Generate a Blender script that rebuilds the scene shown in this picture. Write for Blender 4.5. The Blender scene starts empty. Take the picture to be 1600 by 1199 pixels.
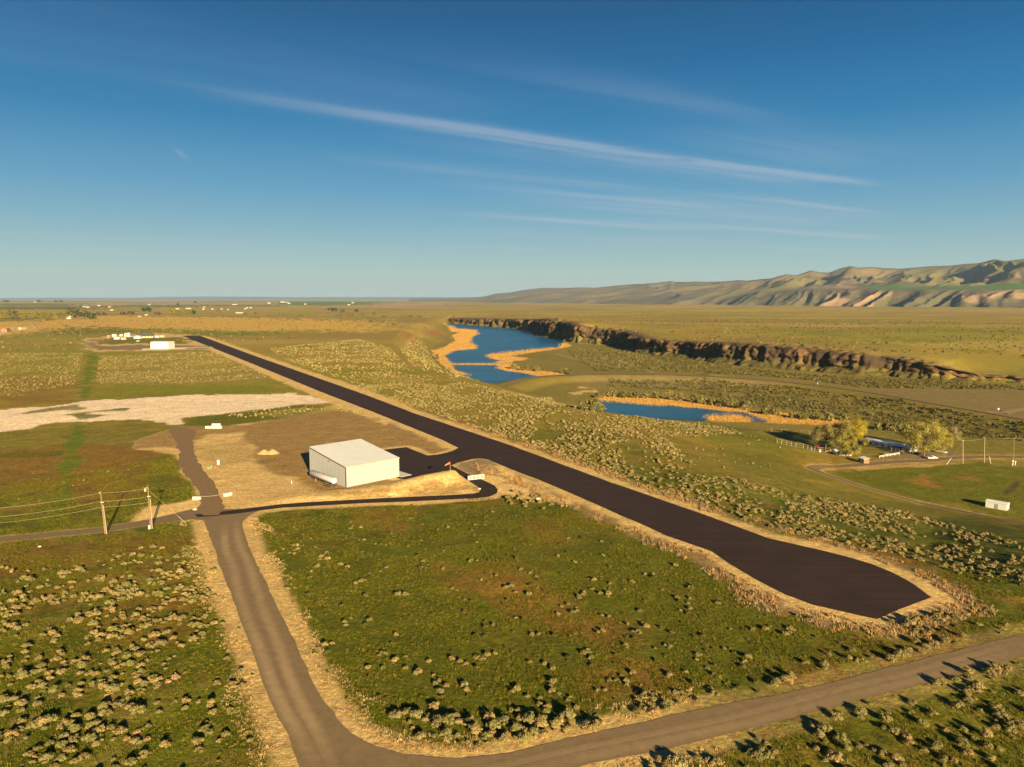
import bpy, bmesh, math, random
import numpy as np
from mathutils import Vector, Matrix
from mathutils.geometry import tessellate_polygon
random.seed(7); RNG = np.random.default_rng(11)
SC = bpy.context.scene
COL = SC.collection
# ------------------------------------------------------------------ camera
F = 1110.0; CH = 60.0; TH = math.atan(132.5/1110)      # focal length for a 1600 px wide frame, height, tilt
cam_d = bpy.data.cameras.new("camera"); cam_d.sensor_width = 36; cam_d.lens = F/1600*36
cam_d.clip_start = 1; cam_d.clip_end = 120000
cam = bpy.data.objects.new("camera", cam_d); COL.objects.link(cam)
cam.location = (0, 0, CH); cam.rotation_euler = (math.radians(90)-TH, 0, 0); SC.camera = cam
# ------------------------------------------------------------------ sun, sky, exposure
SUN_EL = math.radians(15.2); SUNV = Vector((0.37, -0.93, 0)).normalized()
az = math.atan2(SUNV.x, SUNV.y)                         # azimuth of the sun measured from +Y towards +X
sd = bpy.data.lights.new("sun", 'SUN'); sd.energy = 5.0; sd.angle = math.radians(0.5); sd.color = (1.0, 0.79, 0.45)
sun = bpy.data.objects.new("sun", sd); COL.objects.link(sun)
sdir = Vector((SUNV.x*math.cos(SUN_EL), SUNV.y*math.cos(SUN_EL), math.sin(SUN_EL)))
sun.rotation_euler = sdir.to_track_quat('Z', 'Y').to_euler(); sun.location = (0, 0, 300)
SC.view_settings.view_transform = 'Standard'; SC.view_settings.look = 'None'
SC.view_settings.gamma = 1; SC.view_settings.use_curve_mapping = False
SC.view_settings.exposure = 1.4

class NT:
    """small helper to write node trees"""
    def __init__(s, nt): s.nt = nt; s.n = nt.nodes; s.l = nt.links
    def node(s, t, **k):
        n = s.n.new(t)
        for a, b in k.items(): setattr(n, a, b)
        return n
    def put(s, v, sock):
        if isinstance(v, (int, float)): sock.default_value = v
        elif isinstance(v, tuple): sock.default_value = v if len(v) == len(sock.default_value) else (v+(1,))[:len(sock.default_value)]
        else: s.l.new(v, sock)
    def math(s, op, a, b=0.0, c=0.0, clamp=False):
        n = s.node('ShaderNodeMath', operation=op, use_clamp=clamp)
        s.put(a, n.inputs[0]); s.put(b, n.inputs[1]); s.put(c, n.inputs[2]); return n.outputs[0]
    def mix(s, f, a, b, mode='MIX'):
        n = s.node('ShaderNodeMix', data_type='RGBA', blend_type=mode)
        s.put(f, n.inputs[0]); s.put(a, n.inputs[6]); s.put(b, n.inputs[7]); return n.outputs[2]
    def noise(s, vec, scale, detail=3, rough=0.55, dist=0.0):
        n = s.node('ShaderNodeTexNoise'); s.put(vec, n.inputs['Vector']) if vec is not None else None
        n.inputs['Scale'].default_value = scale; n.inputs['Detail'].default_value = detail
        n.inputs['Roughness'].default_value = rough; n.inputs['Distortion'].default_value = dist
        return n.outputs[0]
    def ramp(s, v, lo, hi, a=0.0, b=1.0, smooth=True):
        n = s.node('ShaderNodeMapRange', interpolation_type='SMOOTHSTEP' if smooth else 'LINEAR')
        s.put(v, n.inputs[0])
        for i, x in enumerate((lo, hi, a, b)): n.inputs[i+1].default_value = x
        return n.outputs[0]

w = bpy.data.worlds.new("World"); SC.world = w; w.use_nodes = True
w.node_tree.nodes.clear(); N = NT(w.node_tree)
sky = N.node('ShaderNodeTexSky', sky_type='NISHITA'); sky.sun_disc = False
sky.sun_elevation = SUN_EL; sky.sun_rotation = az; sky.altitude = 300
sky.air_density = 1.25; sky.dust_density = 0.6; sky.ozone_density = 2.2
tc = N.node('ShaderNodeTexCoord'); sx = N.node('ShaderNodeSeparateXYZ'); N.l.new(tc.outputs['Generated'], sx.inputs[0])
zz = N.math('MAXIMUM', sx.outputs[2], 0.012)
px_ = N.math('DIVIDE', sx.outputs[0], zz); py_ = N.math('DIVIDE', sx.outputs[1], zz)
ca, sa = math.cos(math.radians(31.5)), math.sin(math.radians(31.5))
A = N.math('ADD', N.math('MULTIPLY', px_, ca), N.math('MULTIPLY', py_, sa))        # along the cirrus
B = N.math('SUBTRACT', N.math('MULTIPLY', py_, ca), N.math('MULTIPLY', px_, sa))   # across it
cb = N.node('ShaderNodeCombineXYZ'); N.put(N.math('MULTIPLY', A, 0.28), cb.inputs[0]); N.put(N.math('MULTIPLY', B, 2.6), cb.inputs[1])
wisp = N.noise(cb.outputs[0], 1.6, 7, 0.62, 0.6)
cb2 = N.node('ShaderNodeCombineXYZ'); N.put(N.math('MULTIPLY', A, 0.22), cb2.inputs[0]); N.put(N.math('MULTIPLY', B, 0.7), cb2.inputs[1])
big = N.noise(cb2.outputs[0], 1.1, 4, 0.6, 0.8)
Bw = N.math('ADD', B, N.math('MULTIPLY', N.math('SUBTRACT', big, 0.5), 0.35))
def band(b0, wd, a0, a1, amp, soft=1.2):
    d = N.math('DIVIDE', N.math('SUBTRACT', Bw, b0), wd)
    g = N.math('POWER', 2.718, N.math('MULTIPLY', N.math('MULTIPLY', d, d), -1.0))
    m = N.math('MULTIPLY', N.ramp(A, a0-soft, a0+soft), N.ramp(A, a1-soft*.5, a1+soft*.5, 1, 0))
    return N.math('MULTIPLY', N.math('MULTIPLY', g, m), amp)
cl = band(3.86, 0.11, 1.2, 5.9, 1.1)
for a in ((4.08, 0.26, 2.2, 5.4, 0.62), (5.08, 0.22, 2.2, 4.4, 0.45), (5.7, 0.30, 3.4, 6.0, 0.55), (6.15, 0.42, 4.4, 8.6, 0.5), (4.95, 0.13, 5.6, 7.8, 0.6), (5.4, .5, 5.0, 8.5, .35), (7.65, 0.28, 4.4, 7.6, 0.95), (7.1, 0.32, 6.4, 11.5, 0.85),
          (3.2, 0.35, 3.4, 5.0, 0.3), (2.75, 0.2, 2.0, 3.4, 0.28), (9.4, 0.7, 5.0, 15.0, 0.3), (12.3, 0.35, 6.6, 9.5, 0.6), (13.6, 0.5, -9, 6, 0.4), (17, 0.9, -14, 12, 0.35), (3.4, .5, -1.5, 2.0, .12)):
    cl = N.math('ADD', cl, band(*a))
cl = N.math('MULTIPLY', cl, N.ramp(wisp, 0.24, 0.66, .12, 1))
sa_ = N.math('ADD', N.math('ADD', px_, 2.30), N.math('MULTIPLY', N.math('SUBTRACT', py_, 5.1), 0.27)); sb_ = N.math('DIVIDE', N.math('SUBTRACT', py_, 5.1), 0.17); sc2 = N.math('DIVIDE', sa_, 0.028)
cl = N.math('ADD', cl, N.math('MULTIPLY', N.math('POWER', 2.718, N.math('MULTIPLY', N.math('ADD', N.math('MULTIPLY', sc2, sc2), N.math('MULTIPLY', sb_, sb_)), -1.0)), 0.4))
cl = N.math('MINIMUM', cl, 0.8)
def lin(c): return tuple(((x/255)/12.92 if x/255 <= .04045 else ((x/255+.055)/1.055)**2.4) for x in c)
cr = N.node('ShaderNodeValToRGB'); el = cr.color_ramp.elements
GR = [(0.0, (174,190,180)), (0.033, (166,192,188)), (0.059, (148,184,190)), (0.101, (118,168,190)), (0.144, (88,152,188)), (0.225, (30,121,172)), (0.30, (0,98,152)), (0.361, (0,82,130)), (0.7, (0,48,95)), (1.0, (0,40,85))]
for i, (p_, c_) in enumerate(GR):
    e = el[i] if i < 2 else el.new(p_); e.position = p_; e.color = (*lin(c_), 1)
N.l.new(sx.outputs[2], cr.inputs[0])
BGS = 0.10; KS = 1/(BGS*2**SC.view_settings.exposure)
grad = N.mix(1.0, cr.outputs[0], (KS, KS, KS, 1), 'MULTIPLY')
skc = N.mix(0.97, sky.outputs[0], grad)
col = N.mix(N.math('MULTIPLY', cl, 0.52), skc, (0.50*KS, 0.55*KS, 0.62*KS, 1))
bg = N.node('ShaderNodeBackground'); bg.inputs[1].default_value = BGS
N.l.new(col, bg.inputs[0]); wo = N.node('ShaderNodeOutputWorld'); N.l.new(bg.outputs[0], wo.inputs[0])

# ------------------------------------------------------------------ small maths: traced outlines -> ground plan
CT, ST = math.cos(TH), math.sin(TH)
def ray(u, v):
    dx = (u-800)/F; dy = (v-599.5)/F
    return np.array([dx, CT-dy*ST, -ST-dy*CT])
def U(u, v, z=0.0):
    d = ray(u, v); t = (z-CH)/d[2]; return np.array([d[0]*t, d[1]*t])
def PX(x, y, z=0.0):
    yc = y*CT-(z-CH)*ST; zc = y*ST+(z-CH)*CT; return (800+F*x/yc, 599.5-F*zc/yc)
def poly(pts, z=0.0): return np.array([U(a, b, z) for a, b in pts])
def vnoise(x, y, seed=0):
    xi = np.floor(x).astype(np.int64); yi = np.floor(y).astype(np.int64)
    fx = x-xi; fy = y-yi; fx = fx*fx*(3-2*fx); fy = fy*fy*(3-2*fy)
    def h(a, b):
        n = (a*374761393 + b*668265263 + seed*2147483647 + 12345) & 0xffffffff
        n = ((n ^ (n >> 13))*1274126177) & 0xffffffff
        n = (n ^ (n >> 16)) & 0xffffffff
        return n/4294967295.0
    return (h(xi, yi)*(1-fx)+h(xi+1, yi)*fx)*(1-fy)+(h(xi, yi+1)*(1-fx)+h(xi+1, yi+1)*fx)*fy
def fbm(x, y, scale, oct=4, seed=0, gain=0.5):
    s = 0; a = 1; t = 0; k = 1.0/scale
    for o in range(oct):
        s = s+a*vnoise(x*k+o*17.3, y*k-o*9.1, seed+o); t += a; a *= gain; k *= 2.03
    return s/t
def sstep(x, a, b):
    t = np.clip((x-a)/(b-a), 0, 1); return t*t*(3-2*t)
def seg_dist(x, y, P, closed=True, z=None):
    """distance to polyline P, optionally the interpolated z at the nearest point"""
    best = np.full(x.shape, 1e18); bz = np.zeros(x.shape)
    n = len(P)
    for i in range(n if closed else n-1):
        a = P[i]; b = P[(i+1) % n]; d = b[:2]-a[:2]; L = max(d.dot(d), 1e-9)
        t = np.clip(((x-a[0])*d[0]+(y-a[1])*d[1])/L, 0, 1)
        q = (x-a[0]-t*d[0])**2+(y-a[1]-t*d[1])**2
        m = q < best; best = np.where(m, q, best)
        if z is not None: bz = np.where(m, z[i]+(z[(i+1) % n]-z[i])*t, bz)
    return (np.sqrt(best), bz) if z is not None else np.sqrt(best)
def inside(x, y, P):
    r = np.zeros(x.shape, bool); n = len(P); j = n-1
    for i in range(n):
        xi, yi = P[i][0], P[i][1]; xj, yj = P[j][0], P[j][1]
        c = ((yi > y) != (yj > y))
        with np.errstate(divide='ignore', invalid='ignore'):
            r ^= c & (x < (xj-xi)*(y-yi)/(yj-yi+1e-12)+xi)
        j = i
    return r
def sdf(x, y, P, pad=40):
    """signed distance, negative inside; only worked out near the polygon"""
    out = np.full(x.shape, float(pad))
    m = (x > P[:, 0].min()-pad) & (x < P[:, 0].max()+pad) & (y > P[:, 1].min()-pad) & (y < P[:, 1].max()+pad)
    if m.any():
        xm, ym = x[m], y[m]; d = seg_dist(xm, ym, P); ins = inside(xm, ym, P)
        out[m] = np.where(ins, -d, np.minimum(d, pad))
    return out

# ------------------------------------------------------------------ the valley (coulee)
ZF = -24.0
Wl = [(682,497.5,0),(640,508,0),(622,520,0),(612,537,0),(650,572,0),(700,590,0),(780,612,0),(880,640,0),(1000,700,0),(1100,770,0),
      (1250,835,0),(1400,885,0),(1530,915,0)]
Vl = [(698,505.5),(708,516),(702,528),(676,546),(682,562),(705,580),(728,590),(796,607),(860,620),(940,652),(1097,662),(1200,675),(1290,705),
      (1310,738),(1450,790),(1660,826)]
CL = [(2600,690,660),(1900,620,606),(1700,606,592),(1600,602,588),(1525,600,585),(1462,597,570),(1400,590,559),(1350,588,554),(1300,583,548),(1250,579,542),
      (1200,576,539),(1137,569,535),(1078,561,534),(1025,556,531),(975,541,517),(945,538,514),(930,537,513),(905,536,507),(890,531.5,502.5),
      (874,529.5,502),(858,527,497),(841,518,499),(800,513,498.3),(760,510,497.6),(725,507,497),(703,505.3,496.7)]
GAP = 26.0
cb_ = np.array([U(a, b, ZF) for a, b, c in CL]); ct_ = []; cz_ = []
for (a, b, c), p in zip(CL, cb_):
    k = (p[1]+GAP)/p[1]; q = p*k; r = ray(a, c); ct_.append(q); cz_.append(float(CH+q[1]*r[2]/r[1]))
ct_ = np.array(ct_); cz_ = np.array(cz_)
W = np.vstack([np.array([U(a, b, z) for a, b, z in Wl]), [(200, 155), (420, 168)], ct_]); WZ = np.concatenate([np.zeros(len(Wl)+2), cz_])
V = np.vstack([np.array([U(a, b, ZF) for a, b in Vl]), [(268, 292), (450, 335)], cb_])
iscliff = np.concatenate([np.zeros(len(Wl)+2), np.ones(len(ct_))])
DAM = np.array([U(a, b, -19.5) for a, b in [(770,606),(796,600),(810,595),(829,591),(855,588),(900,586),(925,585),(985,585),(1045,586),(1120,589),
      (1195,594),(1255,600),(1300,605),(1360,613),(1420,623.5),(1480,634),(1525,641.5),(1562,648),(1600,655),(1700,676),(1900,720)]])
# traced outlines of the paved and graded areas (all on the level bench)
RUNWAY = [(285,525),(340,547),(400,571),(500,612),(592,647.5),(694,689),(716,700),(759,717),(815,740),(840,749),(915,781),(970,806),(1015,825),(1040,837),(1075,849),(1112,862),(1140,881),
          (1184,907),(1227,929),(1271,946),(1310,955),(1344,962),(1370,968),(1402,954),(1456,934),(1440,922),(1425,912),(1410,903),(1393,894),(1362,882),(1325,871),(1287,861),
          (1200,841),(1085,799),(957,755),(900,734),(800,697),(650,647),(565,615),(400,557),(313,525)]
APRON = [(745,708),(722,699),(716,700.3),(708,704.5),(698,707.5),(684,710.5),(668,712),(650,705),(635,699),(600,703),(588,712),(612,744),(626,749),(640,748),(655,745),(680,741),(700,738.5),(712,739),
         (722,744),(733,752),(746,761),(752,765),(748,769.5),(738,772),(700,774),(640,776.5),(560,781),(500,784),(440,788),(400,793),(345,800),(305,804),(308,808.5),(345,806),
         (400,799),(440,794),(500,790.5),(560,787),(640,784),(700,781),(745,779),(765,776.5),(776,771),(778,765),(773,759),(760,752.5),(745,746),(728,739),(712,731),(705,727.5),(715,723.5),
         (737,718),(750,716.6),(762,718.2),(775,717)]
CROSS = [(-260,866),(-100,852),(0,839),(80,832),(160,824),(237,811),(270,803),(300,796),(330,795),(360,796),(410,795),(400,800),(385,807),(340,815),(300,812),(270,815),(237,820),(160,831.5),(80,839),(0,847),(-100,861),(-260,877)]
MAIN = [(330,810),(345,805),(372,803),(400,799),(388,807),(378,818),(382,835),(391,857),(400,879),(428,937),(458,996),(487,1065),(502,1090),(519,1112),(548,1147),(568,1159),(590,1168),(630,1178),(690,1184),(749,1183),
        (800,1177),(860,1161),(922,1147),(1062,1115),(1256,1077),(1600,990),PX(150,134),PX(220,139),PX(300,136),PX(300,129),PX(220,131.5),PX(150,126.5),(1600,1025),(1460,1065),(1387,1083),(1178,1135),(1047,1170),(908,1198),(780,1232),(640,1262),
        (420,1300),(380,1290),(467,1199),(449,1144),(434,1121),(410,1065),(399,1013),(378,966),(352,908),(338,870),(326,832),(318,815)]
NORTHR = [(262,669),(285,667),(305,673),(302,690),(304,705),(310,722),(322,738),(335,755),(347,778),(352,797),(340,806),(318,806),(308,797),(314,786),(308,768),(296,748),(283,735),(278,724),(280,705),(274,690)]
HPAD = [(395,661),(470,650),(520,642),(575,651),(640,668),(690,690),(716,701),(668,713),(655,706),(626,750),(600,756),(541,768),(500,771),(473,757),(458,746),(430,742),(400,727),(392,715),(398,700),(380,690),(385,672)]
GRADED = [(205,690),(235,680),(270,668),(320,671),(395,660),(470,649),(520,635),(580,640),(640,664),(700,688),(712,700),(660,715),(640,752),(720,742),(760,770),(700,786),(500,793),(400,800),(340,806),(285,806),
          (258,812),(206,815),(232,793),(290,784),(312,776),(302,755),(282,738),(274,712),(215,702)]
CALICHE = [(-300,665),(-100,646),(0,640),(55,637),(120,631),(135,625),(185,624),(290,617),(400,615.5),(458,615),(500,622),(508,629),(475,632),(400,642),(340,648),(292,652),(293,663),(265,665),(258,660),(220,655),
           (127,658),(75,661),(50,668),(0,676),(-100,690),(0,663),(-300,680)]
P_RUN, P_APR, P_CRO, P_MAI, P_NOR, P_HPD, P_GRA, P_CAL = [poly(p) for p in (RUNWAY, APRON, CROSS, MAIN, NORTHR, HPAD, GRADED, CALICHE)]
BERM = np.array([U(a, b) for a, b in [(440,778),(500,776),(560,771),(620,764),(665,757),(705,752),(735,759)]])
BERMH = np.array([0.4, 0.7, 1.2, 1.8, 3.0, 3.6, 0.6])
MOUND = U(1112, 584, -20)
def height(x, y):
    x = np.asarray(x, float); y = np.asarray(y, float)
    dW, zw = seg_dist(x, y, W, z=WZ); _, ic = seg_dist(x, y, W, z=iscliff)
    dV = seg_dist(x, y, V); inW = inside(x, y, W); inV = inside(x, y, V)
    t = dW/(dW+dV+1e-6); lk = .55+.35*sstep(x, 60, 130)*(y < 400); smooth = lk*t+(1-lk)*t*t*(3-2*t)
    cliffp = np.clip(dW/5.0, 0, 1)
    p = np.where(ic > 0.5, np.maximum(cliffp, smooth), smooth)
    sw = 0; sz = 0
    for (qx, qy), qz in zip(ct_, cz_):
        w4 = 1.0/((x-qx)**2+(y-qy)**2+60.0)**2; sw = sw+w4; sz = sz+w4*qz
    zo = np.where(ic > .5, zw*np.exp(-dW/25.0)+(sz/sw)*np.exp(-dW/300.0)*(1-np.exp(-dW/25.0)), 0)
    z = np.where(inW, np.where(inV, ZF, zw+(ZF-zw)*p), zo)
    # embankment that carries the far road
    m = (y > 350) & (y < 1000)
    if m.any():
        dd = seg_dist(x[m], y[m], DAM, closed=False)
        z[m] = z[m]+(np.maximum(-19.5-z[m], 0))*(1-sstep(dd, 5, 30))
    dm = np.hypot(x-MOUND[0], y-MOUND[1]); z = z+4.5*np.exp(-(dm/14)**2)
    # berm beside the access road
    m = (np.abs(x+35) < 70) & (np.abs(y-215) < 60)
    if m.any():
        d, hh = seg_dist(x[m], y[m], BERM, closed=False, z=BERMH)
        keep = sstep(sdf(x[m], y[m], P_APR), 0.2, 4.0)*sstep(sdf(x[m], y[m], P_HANG), 0.5, 5)
        z[m] = z[m]+hh*np.exp(-(d/6.5)**2)*keep
    # gentle swells away from what is paved
    amp = (1-np.exp(-np.maximum(y, 0)/60))*0
    flat = np.ones(x.shape)
    near = (np.hypot(x, y) < 1500)
    if near.any():
        xx, yy = x[near], y[near]; f = np.ones(xx.shape)
        for P in (P_RUN, P_APR, P_CRO, P_MAI, P_NOR, P_GRA, P_FARP): f = np.minimum(f, sstep(sdf(xx, yy, P), 3, 30))
        f = np.minimum(f, sstep(sdf(xx, yy, P_HOME), 0, 20)); f = np.minimum(f, sstep(seg_dist(xx, yy, DRIVE, closed=False), 5, 20))
        flat[near] = f
    flat = np.where(inV, flat*.12, flat)*(1-sstep(np.hypot(x, y), 450, 1300))
    z = z+flat*((fbm(x, y, 55, 3, 5)-.5)*1.5+(fbm(x, y, 14, 2, 8)-.5)*0.55)
    return z
cC, cL, cR = U(541, 762), U(480.6, 742), U(626, 746)
_d1 = (cR-cC)/np.linalg.norm(cR-cC); _d2 = (cL-cC)/np.linalg.norm(cL-cC)
_a = (math.atan2(_d1[1], _d1[0])+math.atan2(_d2[1], _d2[0])-math.pi/2)/2
HE1 = np.array([math.cos(_a), math.sin(_a)]); HE2 = np.array([-HE1[1], HE1[0]]); HW, HD = 20.3, 24.3
P_HANG = np.array([cC, cC+HE1*HW, cC+HE1*HW+HE2*HD, cC+HE2*HD])
FARPAD = [(127,536),(136,529),(154,528),(180,525),(240,521),(295,523),(325,533),(335,545),(325,546),(220,548.5),(157,549.5),(142,549)]
P_FARP = poly(FARPAD)
P_HOME = poly([(1270,740),(1240,690),(1320,700),(1420,695),(1500,705),(1700,700),(1700,780),(1500,770),(1300,760)], ZF)
DRIVE = np.array([U(a, b, ZF) for a, b in [(2000,905),(1800,862),(1600,825),(1500,800),(1420,784),(1350,770),(1305,757),(1284,751),(1272,744),(1270,740),(1278,735),(1300,730.5),(1340,727),(1400,722),(1450,720),(1490,716),(1560,714),(1640,716),(1800,722)]])
def hz(x, y): return float(height(np.array([x]), np.array([y]))[0])
def G(u, v):
    """where the sight line of a traced point meets the terrain"""
    d = ray(u, v); T = np.geomspace(60, 12000, 900); x = d[0]*T; y = d[1]*T; z = CH+d[2]*T
    g = z-height(x, y); i = np.argmax(g < 0)
    if i == 0: i = len(T)-1
    T2 = np.linspace(T[i-1], T[i], 30); x = d[0]*T2; y = d[1]*T2; g = CH+d[2]*T2-height(x, y); i = max(1, np.argmax(g < 0))
    return np.array([x[i], y[i], hz(x[i], y[i])])

# ------------------------------------------------------------------ object helpers
def tag(o, label=None, cat=None, group=None, kind=None):
    if label: o['label'] = label
    if cat: o['category'] = cat
    if group: o['group'] = group
    if kind: o['kind'] = kind
    return o
def mesh_np(name, v, f, mat=None, cols=None, smooth=False, link=True, loops=None):
    """mesh from numpy: v (n,3), f (m,3) or (m,4)"""
    me = bpy.data.meshes.new(name); v = np.asarray(v, np.float32); f = np.asarray(f, np.int32); k = f.shape[1]
    me.vertices.add(len(v)); me.vertices.foreach_set('co', v.ravel())
    me.loops.add(f.size); me.loops.foreach_set('vertex_index', f.ravel())
    me.polygons.add(len(f)); me.polygons.foreach_set('loop_start', np.arange(0, f.size, k, dtype=np.int32))
    if smooth: me.polygons.foreach_set('use_smooth', np.ones(len(f), bool))
    if cols is not None:
        at = me.color_attributes.new('tint', 'FLOAT_COLOR', 'POINT')
        c = np.ones((len(v), 4), np.float32); c[:, :3] = cols; at.data.foreach_set('color', c.ravel())
    me.update(calc_edges=True); me.validate()
    if mat: me.materials.append(mat)
    o = bpy.data.objects.new(name, me)
    if link: COL.objects.link(o)
    return o
class MB:
    """collects simple shapes and links them as one mesh"""
    def __init__(s): s.bm = bmesh.new()
    def box(s, c, size, rz=0.0, M=None):
        m = Matrix.Translation(c) @ Matrix.Rotation(rz, 4, 'Z') @ Matrix.Diagonal((size[0], size[1], size[2], 1))
        if M is not None: m = M @ m
        bmesh.ops.create_cube(s.bm, size=1, matrix=m); return s
    def cyl(s, a, b, r1, r2=None, n=12, caps=True):
        a = Vector(a); b = Vector(b); d = b-a; q = d.to_track_quat('Z', 'Y').to_matrix().to_4x4()
        bmesh.ops.create_cone(s.bm, cap_ends=caps, segments=n, radius1=r1, radius2=r1 if r2 is None else r2, depth=d.length, matrix=Matrix.Translation((a+b)/2) @ q); return s
    def ball(s, c, r, sc=(1, 1, 1), n=10):
        bmesh.ops.create_uvsphere(s.bm, u_segments=n, v_segments=max(6, n*2//3), radius=r, matrix=Matrix.Translation(c) @ Matrix.Diagonal((*sc, 1))); return s
    def prism(s, pts, z0, z1):
        a = [s.bm.verts.new((p[0], p[1], z0)) for p in pts]; b = [s.bm.verts.new((p[0], p[1], z1)) for p in pts]; n = len(pts)
        s.bm.faces.new(a[::-1]); s.bm.faces.new(b)
        for i in range(n): s.bm.faces.new((a[i], a[(i+1) % n], b[(i+1) % n], b[i]))
        return s
    def quadstrip(s, rows):
        vs = [[s.bm.verts.new(p) for p in r] for r in rows]
        for i in range(len(vs)-1):
            for j in range(len(vs[0])-1): s.bm.faces.new((vs[i][j], vs[i][j+1], vs[i+1][j+1], vs[i+1][j]))
        return s
    def face(s, pts): s.bm.faces.new([s.bm.verts.new(p) for p in pts]); return s
    def bevel(s, w_):
        bmesh.ops.bevel(s.bm, geom=list(s.bm.edges), offset=w_, segments=2, affect='EDGES'); return s
    def build(s, name, mat, parent=None, smooth=False):
        bmesh.ops.recalc_face_normals(s.bm, faces=list(s.bm.faces))
        me = bpy.data.meshes.new(name); s.bm.to_mesh(me); s.bm.free()
        if smooth:
            for p in me.polygons: p.use_smooth = True
        me.materials.append(mat); o = bpy.data.objects.new(name, me); COL.objects.link(o)
        if parent: o.parent = parent
        return o
def empty(name, loc, rz=0.0, label=None, cat=None, group=None):
    o = bpy.data.objects.new(name, None); COL.objects.link(o); o.location = loc; o.rotation_euler = (0, 0, rz); o.empty_display_size = .5
    return tag(o, label, cat, group)
def kids(o): return [c for c in bpy.data.objects if c.parent == o]
def copy_tree(o, parent=None):
    c = o.copy(); COL.objects.link(c)
    if parent is not None: c.parent = parent
    for ch in kids(o): copy_tree(ch, c)
    return c

# ------------------------------------------------------------------ materials
def mat(name, base, rough=0.8, var=0.12, scale=1.0, metal=0.0, spec=0.3, bump=0.0, bscale=None, attr=False, dirt=None):
    m = bpy.data.materials.new(name); m.use_nodes = True; m.node_tree.nodes.clear(); n = NT(m.node_tree)
    p = n.node('ShaderNodeBsdfPrincipled'); o = n.node('ShaderNodeOutputMaterial'); n.l.new(p.outputs[0], o.inputs[0])
    geo = n.node('ShaderNodeTexCoord'); vec = geo.outputs['Object']
    c = (*base, 1) if base else None
    if attr:
        at = n.node('ShaderNodeAttribute'); at.attribute_name = 'tint'; c = at.outputs['Color']
    f = n.noise(vec, scale, 4, 0.6)
    k = n.ramp(f, 0.25, 0.75, 1-var, 1+var, False)
    mul = n.node('ShaderNodeVectorMath', operation='SCALE'); n.put(c if not isinstance(c, tuple) else c[:3], mul.inputs[0]); n.l.new(k, mul.inputs['Scale'])
    out = mul.outputs[0]
    if dirt:
        g = n.noise(vec, dirt[0], 5, 0.65); out = n.mix(n.ramp(g, dirt[1], dirt[1]+.2, 0, dirt[3] if len(dirt) > 3 else .7), out, (*dirt[2], 1))
    n.put(out, p.inputs['Base Color']); p.inputs['Roughness'].default_value = rough; p.inputs['Metallic'].default_value = metal
    p.inputs['Specular IOR Level'].default_value = spec
    if bump:
        b = n.node('ShaderNodeBump'); b.inputs['Strength'].default_value = 1; b.inputs['Distance'].default_value = bump
        n.l.new(n.noise(vec, bscale or scale*3, 5, 0.65), b.inputs['Height']); n.l.new(b.outputs[0], p.inputs['Normal'])
    return m
def ground_mat():
    m = bpy.data.materials.new("ground_cover"); m.use_nodes = True; m.node_tree.nodes.clear(); n = NT(m.node_tree)
    p = n.node('ShaderNodeBsdfPrincipled'); o = n.node('ShaderNodeOutputMaterial'); n.l.new(p.outputs[0], o.inputs[0])
    vec = n.node('ShaderNodeTexCoord').outputs['Object']
    at = n.node('ShaderNodeAttribute'); at.attribute_name = 'tint'
    a = n.noise(vec, 0.9, 6, 0.72); b = n.noise(vec, 0.16, 5, 0.65, 0.5); c = n.noise(vec, 4.0, 3, 0.7)
    k = n.math('MULTIPLY', n.ramp(a, 0.28, 0.72, 0.50, 1.50, False), n.ramp(b, 0.3, 0.7, 0.84, 1.16, False))
    k = n.math('MULTIPLY', k, n.ramp(c, 0.3, 0.7, 0.8, 1.2, False))
    mul = n.node('ShaderNodeVectorMath', operation='SCALE'); n.l.new(at.outputs['Color'], mul.inputs[0]); n.l.new(k, mul.inputs['Scale'])
    hu = n.node('ShaderNodeHueSaturation'); n.l.new(mul.outputs[0], hu.inputs['Color'])
    n.l.new(n.ramp(n.noise(vec, 0.35, 4, 0.6), 0.3, 0.7, 0.484, 0.516, False), hu.inputs['Hue'])
    n.l.new(hu.outputs[0], p.inputs['Base Color']); p.inputs['Roughness'].default_value = 0.95; p.inputs['Specular IOR Level'].default_value = 0.1
    re = n.node('ShaderNodeAttribute'); re.attribute_name = 'relief'; bu = n.node('ShaderNodeBump'); bu.inputs['Distance'].default_value = 0.30; n.l.new(re.outputs['Fac'], bu.inputs['Strength'])
    n.l.new(n.math('ADD', n.noise(vec, 1.3, 6, 0.7), n.math('MULTIPLY', n.noise(vec, 0.12, 3, 0.5), 2.0)), bu.inputs['Height']); n.l.new(bu.outputs[0], p.inputs['Normal'])
    return m
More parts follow.
